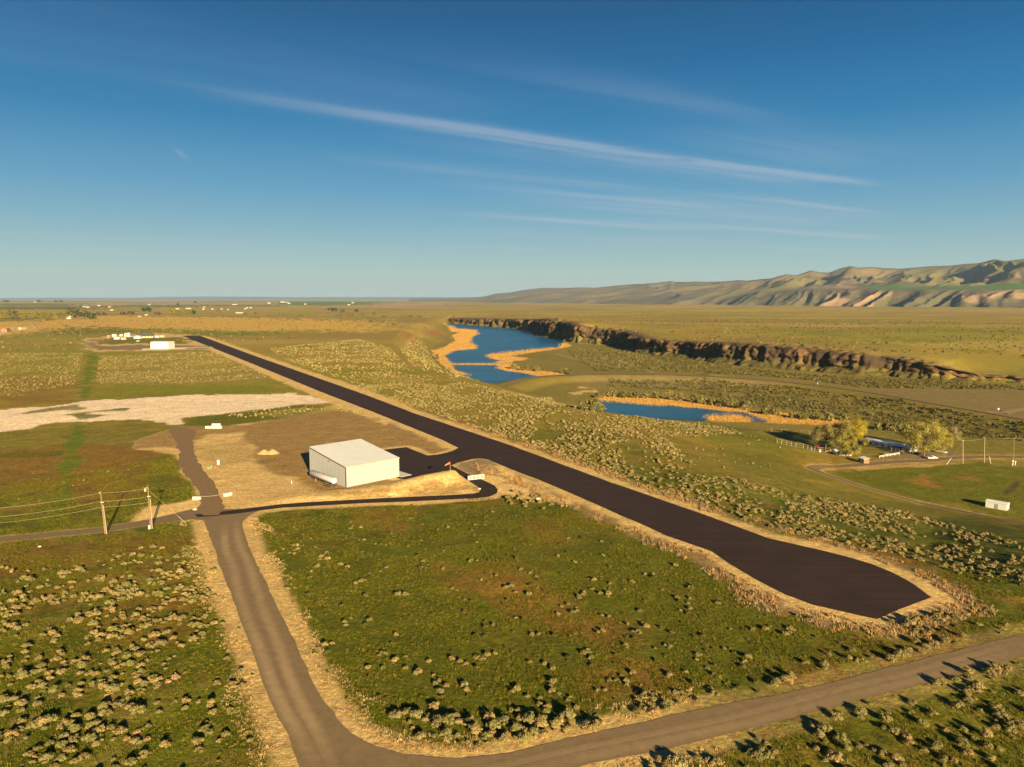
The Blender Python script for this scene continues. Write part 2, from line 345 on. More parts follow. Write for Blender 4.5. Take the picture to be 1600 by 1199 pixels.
def strip_mat(name, base, tracks=None, rough=0.9, var=0.12, sc=0.5, streak=0.0, ang=0.0):
    """paving and gravel: mottled, with long streaks along direction ang"""
    m = bpy.data.materials.new(name); m.use_nodes = True; m.node_tree.nodes.clear(); n = NT(m.node_tree)
    p = n.node('ShaderNodeBsdfPrincipled'); o = n.node('ShaderNodeOutputMaterial'); n.l.new(p.outputs[0], o.inputs[0])
    vec = n.node('ShaderNodeTexCoord').outputs['Object']
    mp = n.node('ShaderNodeMapping'); n.l.new(vec, mp.inputs[0]); mp.inputs['Rotation'].default_value = (0, 0, -ang); mp.inputs['Scale'].default_value = (0.03, 1, 1)
    a = n.noise(vec, sc, 6, 0.65); b = n.noise(mp.outputs[0], 0.9, 4, 0.6); c = n.noise(vec, 6, 3, 0.7)
    k = n.math('MULTIPLY', n.ramp(a, 0.3, 0.7, 1-var, 1+var, False), n.ramp(b, 0.3, 0.7, 1-streak, 1+streak, False))
    k = n.math('MULTIPLY', k, n.ramp(c, 0.3, 0.7, 0.9, 1.1, False))
    at = n.node('ShaderNodeAttribute'); at.attribute_name = 'tint'
    mul = n.node('ShaderNodeVectorMath', operation='SCALE'); n.l.new(at.outputs['Color'], mul.inputs[0]); n.l.new(k, mul.inputs['Scale'])
    n.l.new(mul.outputs[0], p.inputs['Base Color']); p.inputs['Roughness'].default_value = rough; p.inputs['Specular IOR Level'].default_value = 0.15
    bu = n.node('ShaderNodeBump'); bu.inputs['Distance'].default_value = 0.04; n.l.new(c, bu.inputs['Height']); n.l.new(bu.outputs[0], p.inputs['Normal'])
    return m
def leaf_mat(name):
    m = bpy.data.materials.new(name); m.use_nodes = True; m.node_tree.nodes.clear(); n = NT(m.node_tree)
    at = n.node('ShaderNodeAttribute'); at.attribute_name = 'tint'; oi = n.node('ShaderNodeObjectInfo')
    k = n.ramp(oi.outputs['Random'], 0, 1, 0.82, 1.18, False)
    mul = n.node('ShaderNodeVectorMath', operation='SCALE'); n.l.new(at.outputs['Color'], mul.inputs[0]); n.l.new(k, mul.inputs['Scale'])
    d = n.node('ShaderNodeBsdfDiffuse'); t = n.node('ShaderNodeBsdfTranslucent'); mx = n.node('ShaderNodeMixShader'); mx.inputs[0].default_value = 0.12
    n.l.new(mul.outputs[0], d.inputs[0]); n.l.new(mul.outputs[0], t.inputs[0]); n.l.new(d.outputs[0], mx.inputs[1]); n.l.new(t.outputs[0], mx.inputs[2])
    o = n.node('ShaderNodeOutputMaterial'); n.l.new(mx.outputs[0], o.inputs[0]); return m
def water_mat():
    m = bpy.data.materials.new("lake_water"); m.use_nodes = True; m.node_tree.nodes.clear(); n = NT(m.node_tree)
    p = n.node('ShaderNodeBsdfPrincipled'); o = n.node('ShaderNodeOutputMaterial'); n.l.new(p.outputs[0], o.inputs[0])
    vec = n.node('ShaderNodeTexCoord').outputs['Object']
    mp = n.node('ShaderNodeMapping'); n.l.new(vec, mp.inputs[0]); mp.inputs['Scale'].default_value = (0.35, 1, 1)
    big = n.noise(mp.outputs[0], 0.012, 4, 0.6, 1.0)
    n.l.new(n.mix(n.ramp(big, 0.35, 0.7), (0.004, 0.066, 0.145, 1), (0.012, 0.125, 0.24, 1)), p.inputs['Base Color'])
    p.inputs['Roughness'].default_value = 0.3; p.inputs['Specular IOR Level'].default_value = 0.22
    bu = n.node('ShaderNodeBump'); bu.inputs['Distance'].default_value = 0.9; bu.inputs['Strength'].default_value = 0.9
    n.l.new(n.noise(mp.outputs[0], 0.35, 4, 0.65), bu.inputs['Height']); n.l.new(bu.outputs[0], p.inputs['Normal'])
    return m
GM = ground_mat(); LEAF = leaf_mat("foliage"); ROCKM = mat("basalt", None, 0.9, 0.35, 0.25, attr=True, bump=0.8, bscale=0.5)
HILLM = mat("hill_cover", None, 0.95, 0.14, 0.004, attr=True, bump=14, bscale=0.01)

# ------------------------------------------------------------------ colours of the ground cover (linear albedo)
GREEN = np.array((0.118, 0.122, 0.008)); DGREEN = np.array((0.066, 0.082, 0.008)); OLIVE = np.array((0.195, 0.148, 0.018)); BROWN = np.array((0.230, 0.124, 0.022))
GOLD = np.array((0.60, 0.36, 0.075)); SAND = np.array((0.76, 0.50, 0.185)); WHITE = np.array((0.86, 0.65, 0.42)); SAGE = np.array((0.235, 0.180, 0.044))
REED = np.array((0.66, 0.37, 0.09)); GRAVEL = np.array((0.22, 0.155, 0.080)); RUST = np.array((0.33, 0.13, 0.040)); PADC = np.array((0.32, 0.195, 0.066))
SHORE_L = [(697,508),(710,509),(714,513),(745,515),(751,522),(740,527),(738,532),(740,536),(748,540),(747,546),(712,549),(697,557),(708,567),(711,574),(714,578),(740,587),(733,590),(705,587),(698,576),(685,566),(673,548),(690,545),(712,533),(706,525),(716,520),(705,518)]
SHORE_R = [(754,556),(768,552),(800,548),(830,545),(872,542),(873,537),(885,536),(894,541),(873,545),(832,551),(798,556),(826,561),(800,566),(790,569),(800,571),(840,580),(880,583),(884,587),(850,592),(838,589),(815,584),(795,582),(773,577),(773,571),(768,568),(780,564),(766,562)]
SHORE_P = [(926,621),(955,618),(1000,621),(1040,621),(1056,627),(1075,625),(1100,628),(1130,632),(1165,640),(1200,646),(1215,644),(1245,649),(1290,655),(1350,659),(1350,664),(1290,664),(1240,663),(1202,660),(1180,656),(1165,647),(1132,645),(1118,643),(1097,640),(1067,638),(1052,636),(1015,635),(985,632),(955,630),(938,629)]
SHORE_P2 = [(1096,653),(1103,648),(1120,646),(1150,647),(1172,652),(1180,660),(1150,660),(1110,658)]
LAKE = [(690,504),(710,505.5),(742,508),(760,509.5),(800,512.5),(843,516),(862,525),(880,533),(878,540),(872,543.5),(830,547),(800,550),(760,555),(772,562),(785,564),(768,568.5),(707,569),(694,557),(706,549),(745,545),(745,541),(735,536),(737,527),(746,522),(744,516.5),(712,514),(706,510)]
LAKE2 = [(706,571),(777,571.5),(779,577),(797,581),(815,583),(840,588),(858,591),(835,598),(800,606),(760,606),(735,598),(712,586),(736,586),(712,579)]
POND = [(932,626),(955,627),(985,630),(1015,633),(1052,634),(1067,637),(1097,638.5),(1132,643),(1165,645),(1182,652),(1204,659),(1175,660),(1172,654),(1150,649),(1110,650),(1100,659),(1040,656),(975,654),(935,648),(925,636)]
Z = lambda p: poly(p, ZF)
def colour(x, y, z):
    n = len(x); R = np.hypot(x, y)
    wx = (fbm(x, y, 9, 3, 21)-.5); wy = (fbm(x, y, 9, 3, 22)-.5)
    c = np.empty((n, 3))
    g1 = fbm(x, y, 26, 4, 31); g2 = fbm(x, y, 60, 4, 32); g3 = fbm(x, y*1.0, 7, 3, 33)
    c[:] = OLIVE
    def mixin(colr, wgt): c[:] = c*(1-wgt[:, None])+colr*wgt[:, None]
    mixin(GREEN, sstep(g1, 0.40, 0.58)*0.95)
    mixin(DGREEN, sstep(g3*0.6+g2*0.4, 0.50, 0.66)*0.7)
    mixin(BROWN, sstep(g2*0.6+fbm(x, y, 15, 3, 34)*0.4, 0.54, 0.64)*0.75)
    nr = 1-sstep(R, 200, 420); g4 = fbm(x, y, 3.2, 3, 37); g5 = fbm(x, y, 11, 3, 38)
    mixin(DGREEN, sstep(g4, .50, .68)*nr*.65); mixin(np.array((.27, .20, .055)), sstep(g4, .50, .34)*sstep(g5, .42, .6)*nr*.55); mixin(np.array((.15, .165, .010)), sstep(g5, .55, .70)*nr*.5)
    # further off the cover turns to golden olive
    far = sstep(R, 210, 520); mixin(np.array((.325,.232,.038)), far*0.8)
    mixin(np.array((.36,.25,.055)), far*sstep(fbm(x, y, 90, 4, 35), 0.42, 0.6)*0.6)
    mixin(np.array((0.225, 0.20, 0.018)), far*sstep(fbm(x, y, 120, 4, 36), 0.55, 0.66)*0.6)
    vf = sstep(R, 1500, 4500); mixin(np.array((0.40, 0.275, 0.068)), vf*0.8)
    lg = fbm(x*.35, y, 260, 4, 39); lh = fbm(x*.3, y, 110, 4, 40); vm = sstep(R, 600, 1300); mixin(np.array((.27, .245, .022)), vm*sstep(lg, .50, .62)*.65); mixin(np.array((.25, .165, .055)), vm*sstep(lh, .55, .66)*.55); mixin(np.array((.46, .32, .085)), vm*sstep(lh, .46, .36)*.5)
    def zone(P, colr, soft=1.5, warp=2.0, amt=1.0, brk=None):
        k = np.clip(R/260.0, 1, 8)
        d = sdf(x, y, P, 60+warp*8)+(wx*2)*warp*k
        wgt = (1-sstep(d, -soft, soft))*amt
        if brk is not None: wgt = wgt*sstep(fbm(x, y, brk[0], 4, 41), brk[1], brk[1]+0.12)
        mixin(colr, wgt)
    zone(poly([(400,830),(410,815),(560,795),(780,790),(840,800),(1100,880),(1250,950),(1380,975),(1300,1020),(1000,1090),(700,1170),(600,1140),(480,1000)]), GREEN*0.92, 6, 6, 0.75)
    zone(poly([(-100,860),(0,855),(320,825),(340,880),(250,870),(0,910),(-100,920)]), BROWN*0.8, 6, 6, 0.7)
    for P in ([(690,880),(780,875),(900,930),(900,1000),(820,960),(700,910)], [(890,960),(960,960),(1000,1010),(900,1010)], [(800,820),(870,815),(890,850),(830,850)], [(930,1060),(1010,1050),(1040,1090),(950,1100)],
              [(1300,860),(1420,890),(1500,900),(1450,860),(1350,840)], [(560,790),(640,800),(620,830),(560,820)], [(0,700),(250,690),(280,760),(160,790),(0,750)]):
        zone(poly(P), BROWN, 5, 7, 0.85)
    zone(poly([(270,700),(300,770),(250,790),(200,760),(230,720)]), GREEN, 5, 7, 0.8)
    # golden and green swathes beyond the strip
    zone(poly([(-300,520),(-300,500),(0,497),(200,494),(420,497),(560,502),(600,512),(560,519),(440,517),(330,522),(250,514),(100,517),(0,524)]), GOLD, 20, 30, 0.9)
    zone(poly([(60,520),(130,510),(260,519),(120,522)]), GREEN*1.1, 10, 20, 0.85)
    zone(poly([(280,516),(420,519),(500,516),(400,524),(300,523)]), GREEN*1.3, 10, 20, 0.85)
    zone(poly([(-200,497),(20,496),(90,496),(60,502),(-200,506)]), GREEN*1.3, 10, 10, 0.8)
    for (u0, v0, u1, v1, cc) in ((-300,474,150,477.5,GREEN*1.2),(0,477.8,120,479.5,BROWN*1.3),(120,475,330,477.5,np.array((.42,.30,.17))),(-300,479.8,130,483.5,np.array((.07,.13,.03))),(130,478.5,300,480.5,GREEN*1.1),
                                 (230,473.8,420,475.4,np.array((.44,.28,.15))),(440,472.4,600,476.4,np.array((.07,.17,.03))),(200,477,440,479,np.array((.10,.16,.04))),(580,474,700,482,np.array((.45,.28,.14))),
                                 (650,478,1000,480,np.array((.30,.22,.10))),(-200,470.5,170,472.5,np.array((.12,.15,.05))),(430,478.6,580,481,np.array((.43,.29,.13))),(330,470.6,560,471.6,np.array((.12,.2,.08)))):
        zone(poly([(u0, v0), (u1, v0), (u1, v1), (u0, v1)]), cc, 30, 40, 0.85)
    # mid-left paddocks
    zone(poly([(330,600),(420,598),(455,612),(300,622),(140,625),(150,600)]), GREEN*1.55, 12, 12, 0.8)
    zone(poly([(0,590),(120,590),(110,630),(0,640)]), BROWN*0.95, 12, 12, 0.6)
    zone(poly([(156,575),(420,575),(400,600),(150,600)]), SAGE*1.2, 12, 12, 0.6)
    zone(poly([(141,552),(151,552),(138,640),(131,680),(112,760),(98,812),(76,812),(98,720),(117,640)]), np.array((.125,.165,.008)), 1.5, 3.5, 0.9)
    zone(poly([(0,708),(100,703),(100,710),(0,716)]), GREEN*.9, 1.5, 2, 0.7)
    # graded ground, pads and verges
    zone(P_CAL, WHITE, 1.2, 4.0, 1.0)
    zone(poly([(20,648),(60,641),(120,632),(134,640),(100,642)]), GREEN, 1.5, 3, .8, (12, .42)); zone(poly([(105,648),(200,637),(205,641),(130,655)]), GREEN, 1.5, 3, .9, (12, .4))
    zone(P_GRA, SAND*0.86, 1.5, 3.0)
    zone(poly([(285,664),(300,650),(400,641),(470,632),(500,636),(465,652),(395,660),(330,668)]), GREEN*1.05, 1.5, 2, 0.9)
    zone(poly([(400,648),(470,636),(560,640),(600,655),(560,652),(460,656)]), SAGE*1.25, 2, 3, 0.8)
    zone(poly([(205,690),(235,680),(270,668),(380,665),(470,655),(470,668),(330,680),(300,690),(306,700),(215,700)]), PADC, 2, 3, 0.9)
    zone(P_HPD, PADC, 2.0, 2.5, 0.95)
    zone(poly([(470,700),(560,672),(640,700),(600,720)]), PADC*1.12, 4, 6, 0.7, (10, .45))
    zone(poly([(300,700),(390,690),(400,720),(345,728),(306,715)]), np.array((.50,.34,.115)), 3, 4, 0.9)
    dr = sdf(x, y, P_RUN, 60)+wx*5.0
    bias = np.where((y > 320) & (x < -60), 4.0, 0)
    mixin(SAND*0.92, (1-sstep(dr, 3.6+bias, 6.6+bias))*0.93)
    mixin(np.array((.34,.21,.09)), sstep(dr, 2.5, 5)*(1-sstep(dr, 7, 10))*(y < 360)*0.75*sstep(g3, .36, .55))
    da = sdf(x, y, P_APR, 30)+wx*2.5; mixin(SAND*0.95, (1-sstep(da, 2.2, 4.0))*0.9)
    dm = sdf(x, y, P_MAI, 40)+wx*2.5
    mixin(SAND*0.88, (1-sstep(dm, 2.0, 4.6))*0.92*(1-sstep(x, 10, 40)*0.75))
    dc = sdf(x, y, P_CRO, 30)+wx*2; mixin(SAND*0.7, (1-sstep(dc, 0.6, 1.6))*0.5)
    zone(poly([(205,818),(232,796),(290,783),(312,778),(312,792),(262,806)]), SAND*1.0, 1.0, 1.5)
    zone(poly([(718,724),(750,717),(765,720),(840,752),(800,760),(745,745),(712,731)]), GRAVEL*1.3, 1, 1.5, .9)
    zone(poly([(745,740),(780,725),(830,750),(900,790),(830,780),(790,775)]), SAND*1.02, 1.5, 3)
    zone(poly([(500,779),(560,772),(640,767),(700,757),(735,757),(752,766),(720,772),(640,775),(540,780)]), np.array((.36,.225,.075)), .8, 2, .75, (5, .42)); zone(poly([(780,745),(830,755),(900,790),(850,785),(790,765)]), PADC, 1.5, 3, .6, (6, .45))
    # far pad
    zone(P_FARP, SAND*0.8, 3, 4, 0.95); zone(poly([(133,537),(141,531),(150,531),(152,540),(170,541),(240,539),(330,541),(325,545),(220,547),(157,547.5),(146,546)]), GRAVEL*1.15, 3, 3)
    zone(poly([(155,530),(180,528),(290,528),(293,538),(240,537),(158,538)]), GREEN*1.1, 4, 6, .9)
    # valley: reed beds, eroded bank, scrub floor
    fl = sstep(-z, 6, 20); mixin(np.array((0.155, 0.135, 0.030)), fl*0.55*(y > 380))
    zone(Z([(1340,606),(1420,606),(1600,606),(1700,625),(1600,650),(1520,637),(1440,622)]), np.array((.24,.165,.070)), 8, 10, .65)
    zone(Z([(950,588),(1200,596),(1250,606),(1060,606),(940,606),(900,592)]), np.array((.29,.21,.085)), 8, 10, .6)
    zone(poly([(624,517),(640,512),(650,518),(646,530),(634,528)]), RUST, 3, 5, .85, (16, .40)); zone(poly([(664,508),(682,504),(694,509),(686,517),(670,514)]), RUST, 3, 5, .8, (16, .42))
    for P in (SHORE_L, SHORE_R, SHORE_P, SHORE_P2): zone(Z(P), REED, 2.0, 2.2)
    zone(Z([(884,606),(925,604),(938,612),(925,622),(892,618)]), SAND*.9, 3, 6, .8, (14, .45))
    zone(Z([(1240,690),(1100,660),(1060,700),(1140,760),(1260,745)]), GREEN*1.05, 10, 10, .75)
    zone(Z([(1300,760),(1300,735),(1500,722),(1700,735),(1700,840),(1500,790)]), GREEN*1.1, 4, 6, .85)
    zone(Z([(1330,730),(1500,722),(1500,725),(1400,732),(1340,737)]), SAND*.7, 2, 3, .8)
    zone(Z([(1425,746),(1440,744),(1470,757),(1468,763),(1425,757)]), BROWN*1.3, 4, 5, .9); zone(Z([(1480,744),(1525,742),(1525,748),(1480,752)]), BROWN*1.2, 4, 5, .9)
    zone(Z([(1585,752),(1596,752),(1574,776),(1564,776)]), np.array((.10,.07,.03)), .8, .8, .9)
    zone(Z([(1386,712),(1440,708),(1480,700),(1520,716),(1480,722),(1400,724),(1350,728)]), GRAVEL*1.1, 1.5, 2, .95)
    dd = np.full(n, 99.0); m = y < 700; dd[m] = seg_dist(x[m], y[m], DRIVE, closed=False); mixin(SAND*.62, (1-sstep(dd+wx*2, 4.0, 6.0))*.75)
    # green meadows on the far bench
    for P in ([(1200,514),(1300,519),(1350,528),(1290,525),(1220,518)], [(1370,526),(1480,530),(1470,534),(1375,532)], [(1370,512),(1600,517),(1600,521),(1400,518)]):
        zone(poly(P), GREEN*1.6, 8, 14, .75)
    m = (y > 600) & (z > -10); rim = seg_dist(x, y, ct_, closed=False); mixin(np.array((.20,.135,.055)), m*(1-sstep(rim+wx*20, 8, 40))*.7)
    return np.clip(c, 0.003, 0.9)

# ------------------------------------------------------------------ ground sheet: rings round the viewpoint out to the horizon
def build_ground():
    vr = np.concatenate([np.arange(2600, 1260, -40), np.arange(1250, 470.2, -1.15), np.array([470.1, 469.6, 469.2, 468.9])])
    rad = np.array([U(800, v)[1] for v in vr if v > 0]); rad = np.concatenate([[0.05, 8, 14], rad[rad > 16], [52000]])
    fine = np.radians(np.linspace(-44, 44, 1000)); coarse = np.radians(np.concatenate([np.arange(48, 316, 6)]))
    ang = np.concatenate([fine, coarse]); nA = len(ang); nR = len(rad)
    R_, A_ = np.meshgrid(rad, ang, indexing='ij')
    # keep rows straight across the view so that depth spacing is even
    k = np.where(np.abs(A_) < math.radians(44.5), 1/np.cos(A_), 1/math.cos(math.radians(44)))
    k = np.where(np.abs(A_) > math.radians(316), 1/math.cos(math.radians(44)), k)
    x = (R_*k*np.sin(A_)).ravel(); y = (R_*k*np.cos(A_)).ravel()
    z = height(x, y); c = colour(x, y, z)
    z = np.where(np.hypot(x, y) > 3200, z-0, z)
    idx = np.arange(nR*nA).reshape(nR, nA)
    a = idx[:-1]; b = idx[1:]; an = np.roll(a, -1, 1); bn = np.roll(b, -1, 1)
    f = np.stack([a, an, bn, b], -1).reshape(-1, 4)
    v = np.stack([x, y, z], 1)
    o = mesh_np('ground', v, f, GM, c, smooth=True)
    rl = o.data.attributes.new('relief', 'FLOAT', 'POINT'); d = np.hypot(v[:, 0], v[:, 1]); rl.data.foreach_set('value', (0.85*(1-sstep(d, 150, 1100))+.05).astype(np.float32))
    return tag(o, kind='structure')
build_ground()

def sheet(name, P, zoff, mat_, tint, dens=6.0, zc=None, jitter=0.0, edge=0.0):
    """a paved or graded area: outline refined, edges frayed a little, triangulated, laid just above the ground"""
    P = np.asarray(P); pts = []
    n = len(P)
    for i in range(n):
        a = P[i]; b = P[(i+1) % n]; L = np.linalg.norm(b-a); m = max(1, int(L/dens))
        d = (b-a)/max(L, 1e-6); nn = np.array([-d[1], d[0]])
        for j in range(m):
            q = a+(b-a)*j/m
            if edge: q = q+nn*(vnoise(np.array([q[0]*0.45]), np.array([q[1]*0.45]), 77)[0]-.5)*2*edge
            pts.append(q)
    pts = np.array(pts)
    tri = tessellate_polygon([[Vector((p[0], p[1], 0)) for p in pts]])
    z = (np.zeros(len(pts)) if zc is None else np.full(len(pts), zc))+zoff
    f = np.array(tri, np.int32)
    # make them face upwards
    A_ = pts[f[:, 1]]-pts[f[:, 0]]; B_ = pts[f[:, 2]]-pts[f[:, 0]]; s = A_[:, 0]*B_[:, 1]-A_[:, 1]*B_[:, 0]
    f[s < 0] = f[s < 0][:, ::-1]
    o = mesh_np(name, np.column_stack([pts, z]), f, mat_, np.tile(np.array(tint), (len(pts), 1)))
    return tag(o, kind='structure')
def smooth_line(P, step=3.0):
    P = np.asarray(P, float); out = []
    Q = np.vstack([2*P[0]-P[1], P, 2*P[-1]-P[-2]])
    for i in range(1, len(Q)-2):
        p0, p1, p2, p3 = Q[i-1], Q[i], Q[i+1], Q[i+2]; m = max(2, int(np.linalg.norm(p2-p1)/step))
        for j in range(m):
            t = j/m; out.append(.5*((2*p1)+(-p0+p2)*t+(2*p0-5*p1+4*p2-p3)*t*t+(-p0+3*p1-3*p2+p3)*t**3))
    out.append(P[-1]); return np.array(out)
def ribbon(name, P, width, zoff, mat_, tint, cols=9, tracks=True, step=3.0, contrast=1.0):
    """a road draped over the terrain with paler wheel tracks worn along it"""
    L = smooth_line(P, step); d = np.gradient(L, axis=0); d /= np.linalg.norm(d, axis=1)[:, None]; nn = np.column_stack([-d[:, 1], d[:, 0]])
    s = np.linspace(-1, 1, cols); wv = np.asarray(width) if np.ndim(width) else np.full(len(L), width)
    X = L[:, None, :]+nn[:, None, :]*(s[None, :, None]*wv[:, None, None]/2)
    x = X[..., 0].ravel(); y = X[..., 1].ravel(); z = height(x, y)+zoff; 
    c = np.tile(np.array(tint), (len(x), 1))
    if tracks:
        tr = np.exp(-((np.abs(s)-.36)/.16)**2)*0.22*contrast; c = c*(1+np.tile(tr, len(L)))[:, None]
    idx = np.arange(len(L)*cols).reshape(len(L), cols)
    f = np.stack([idx[:-1, :-1], idx[:-1, 1:], idx[1:, 1:], idx[1:, :-1]], -1).reshape(-1, 4)
    return tag(mesh_np(name, np.column_stack([x, y, z]), f, mat_, c), kind='structure')
RUNA = math.atan2(1129-135, -498-73)
m_asph = strip_mat("new_asphalt", None, rough=0.85, var=0.16, sc=0.12, streak=0.22, ang=RUNA)
m_grav = strip_mat("gravel", None, rough=0.95, var=0.13, sc=0.6, streak=0.0)
ASPH = (0.043, 0.0255, 0.020)
sheet('taxiway', P_APR, 0.035, m_asph, (0.041, 0.026, 0.021), edge=0.15)
sheet('runway', P_RUN, 0.06, m_asph, ASPH, edge=0.18)
sheet('side_road', P_CRO, 0.025, m_grav, (0.21, 0.145, 0.08), edge=0.25)
sheet('dirt_road', P_NOR, 0.045, m_grav, (0.235, 0.15, 0.074), edge=0.9, dens=3)
sheet('gravel_road', P_MAI, 0.045, m_grav, (0.235, 0.160, 0.083), edge=0.25, dens=2.0)
sheet('concrete_slab', poly([(222,545),(222,548),(262,547.3),(292,545.3),(292,543)]), 0.08, m_grav, (0.75, 0.62, 0.42))
sheet('taxiway_strip', poly([(292,543),(292,544.6),(334,543.4),(330,542)]), 0.07, m_grav, (0.62, 0.48, 0.30))
ribbon('driveway', DRIVE, 5.2, 0.12, m_grav, (0.19, 0.13, 0.07), step=3)
ribbon('valley_road', DAM, 9.0, 0.35, m_grav, (0.22, 0.145, 0.075), step=6, contrast=.6)
ribbon('branch_road', np.array([U(a, b, -19.7) for a, b in [(1540,645),(1562,645),(1574,637),(1600,632),(1700,622)]]), 8, 0.4, m_grav, (0.30, 0.21, 0.12), step=6, tracks=False)
ribbon('valley_track', np.array([U(a, b, ZF) for a, b in [(870,553),(900,562),(950,572),(1000,578),(1020,583)]]), 7, 0.3, m_grav, (0.34, 0.235, 0.11), step=8, tracks=False)
# worn wheel tracks along the gravel road, each a thin pale strip of loose fines
TR = [[(372,812),(372,840),(386,880),(404,925),(424,975),(445,1040),(468,1100),(498,1160),(520,1215)],[(352,815),(352,850),(362,885),(378,935),(396,985),(418,1050),(440,1105),(470,1160),(500,1225)],
      [(1600,1007),(1400,1058),(1100,1134),(900,1178),(760,1205),(640,1222)],[(1600,1018),(1400,1070),(1120,1142),(900,1190),(760,1222)]]
def soft_track(P, width, zoff, base, gain):
    """worn line that fades into the road at both sides"""
    L = smooth_line(P, 2.5); d = np.gradient(L, axis=0); d /= np.linalg.norm(d, axis=1)[:, None]; nn = np.column_stack([-d[:, 1], d[:, 0]]); sg = np.linspace(-1, 1, 9)
    L = L+nn*((fbm(L[:, 0], L[:, 1], 22, 2, 44)-.5)*1.2)[:, None]
    X = L[:, None, :]+nn[:, None, :]*(sg[None, :, None]*width/2); x = X[..., 0].ravel(); y = X[..., 1].ravel()
    g = 1+gain*np.tile(np.cos(sg*math.pi/2)**1.3, len(L))*(.55+.9*fbm(x, y, 9, 2, 45)); ends = np.ones(len(L)); ends[:6] = np.linspace(0, 1, 6); ends[-6:] = np.linspace(1, 0, 6); g = 1+(g-1)*np.repeat(ends, 9)
    c = np.array(base)[None]*g[:, None]; idx = np.arange(len(x)).reshape(-1, 9); f = np.stack([idx[:-1, :-1], idx[:-1, 1:], idx[1:, 1:], idx[1:, :-1]], -1).reshape(-1, 4)
    tag(mesh_np('wheel_track', np.column_stack([x, y, np.full(len(x), zoff)]), f, m_grav, c), kind='structure')
for i, t in enumerate(TR): soft_track(poly(t), 2.6, 0.049+0.004*i, (0.235, 0.160, 0.083), .5 if i < 2 else .28)
WM = water_mat()
sheet('lake_water', Z(LAKE), 0.35, WM, (0, 0, 0), zc=ZF, dens=12, edge=1.5)
sheet('inlet_water', Z(LAKE2), 0.35, WM, (0, 0, 0), zc=ZF, dens=10, edge=1.0)
sheet('pond_water', Z(POND), 0.35, WM, (0, 0, 0), zc=ZF, dens=6, edge=1.0)

# ------------------------------------------------------------------ basalt cliff
def build_cliff():
    seg = [0]; 
    for i in range(1, len(ct_)): seg.append(seg[-1]+np.linalg.norm(cb_[i]-cb_[i-1]))
    seg = np.array(seg); S = np.arange(seg[1], seg[-1], 1.7); ip = lambda a: np.interp(S, seg, a)
    bx, by, tx, ty, tz = ip(cb_[:, 0]), ip(cb_[:, 1]), ip(ct_[:, 0]), ip(ct_[:, 1]), ip(cz_)
    ox, oy = bx-tx, by-ty; L = np.hypot(ox, oy); ox /= L; oy /= L
    # outward = perpendicular to the line of the cliff, towards the valley
    dx = np.gradient(tx); dy = np.gradient(ty); nl = np.hypot(dx, dy); nx, ny = -dy/nl, dx/nl
    sgn = np.sign(nx*ox+ny*oy); nx *= sgn; ny *= sgn
    k = 15; nx = np.convolve(np.pad(nx, k, mode='edge'), np.ones(2*k+1)/(2*k+1), 'valid'); ny = np.convolve(np.pad(ny, k, mode='edge'), np.ones(2*k+1)/(2*k+1), 'valid')
    rows = 28; V_ = []; C_ = []
    far = 1+np.clip((ty-900)/900, 0, 1.3)
    scal = (np.abs(fbm(S, S*0, 75, 3, 61)-.5)*2); butt = 1-np.abs(vnoise(S/26*1.0, S*0+3, 62)*2-1)
    for r in range(rows):
        t = r/(rows-1)                                    # 0 = back of the top, 1 = foot of the talus
        H_ = tz-(ZF-0.5)
        if r == 0: off = np.full(len(S), -9.0); z = tz-1.2
        elif r == 1: off = np.full(len(S), -1.0); z = tz+0.5
        else:
            q = (r-1)/(rows-2)
            prof = 7+2.0*q*8*(q < .62)/8+np.where(q > .62, (q-.62)/.38*15, 0)
            dcol = (butt-.4)*9*far*np.clip(q*5, 0, 1)*(1-.45*q)+(vnoise(S/5.5, S*0+q*2.0, 63)-.5)*5.5+(vnoise(S/2.6, S*0+q*9, 64)-.5)*4.2+(vnoise(S/12, S*0+q*6, 60)-.5)*6
            off = prof+dcol+(scal-.3)*12*np.clip(q*5, 0, 1)
            step = (vnoise(S/9+50, S*0+q*7, 65)-.5)*1.6
            z = tz-H_*np.where(q < .62, q/.62*.66, .66+(q-.62)/.38*.34)+step*(q < .95)+(vnoise(S/7, S*0, 66)-.5)*1.2*(1-q)
        x = tx+nx*off; y = ty+ny*off
        V_.append(np.column_stack([x, y, z]))
        q = max(0, (r-1)/(rows-2))
        rock = np.array((.055, .035, .020)); pale = np.array((.155, .088, .036)); scrub = np.array((.105, .085, .022))
        a = sstep(vnoise(S/4+7, S*0+q*5, 67)*.6+vnoise(S/30, S*0+q, 68)*.4, .42, .66)[:, None]
        c = rock*(1-a)+pale*a
        k2 = sstep(vnoise(S/8, S*0+q*6, 69)*.3+q, .62, .82)[:, None]*.9; c = c*(1-k2)+scrub*k2
        if r <= 1: c = c*0+np.array((.17, .115, .035))
        C_.append(c)
    V_ = np.array(V_); C_ = np.array(C_); nS = len(S)
    idx = np.arange(rows*nS).reshape(rows, nS)
    f = np.stack([idx[:-1, :-1], idx[1:, :-1], idx[1:, 1:], idx[:-1, 1:]], -1).reshape(-1, 4)
    tag(mesh_np('basalt_cliff', V_.reshape(-1, 3), f, ROCKM, C_.reshape(-1, 3)), kind='structure')
build_cliff()

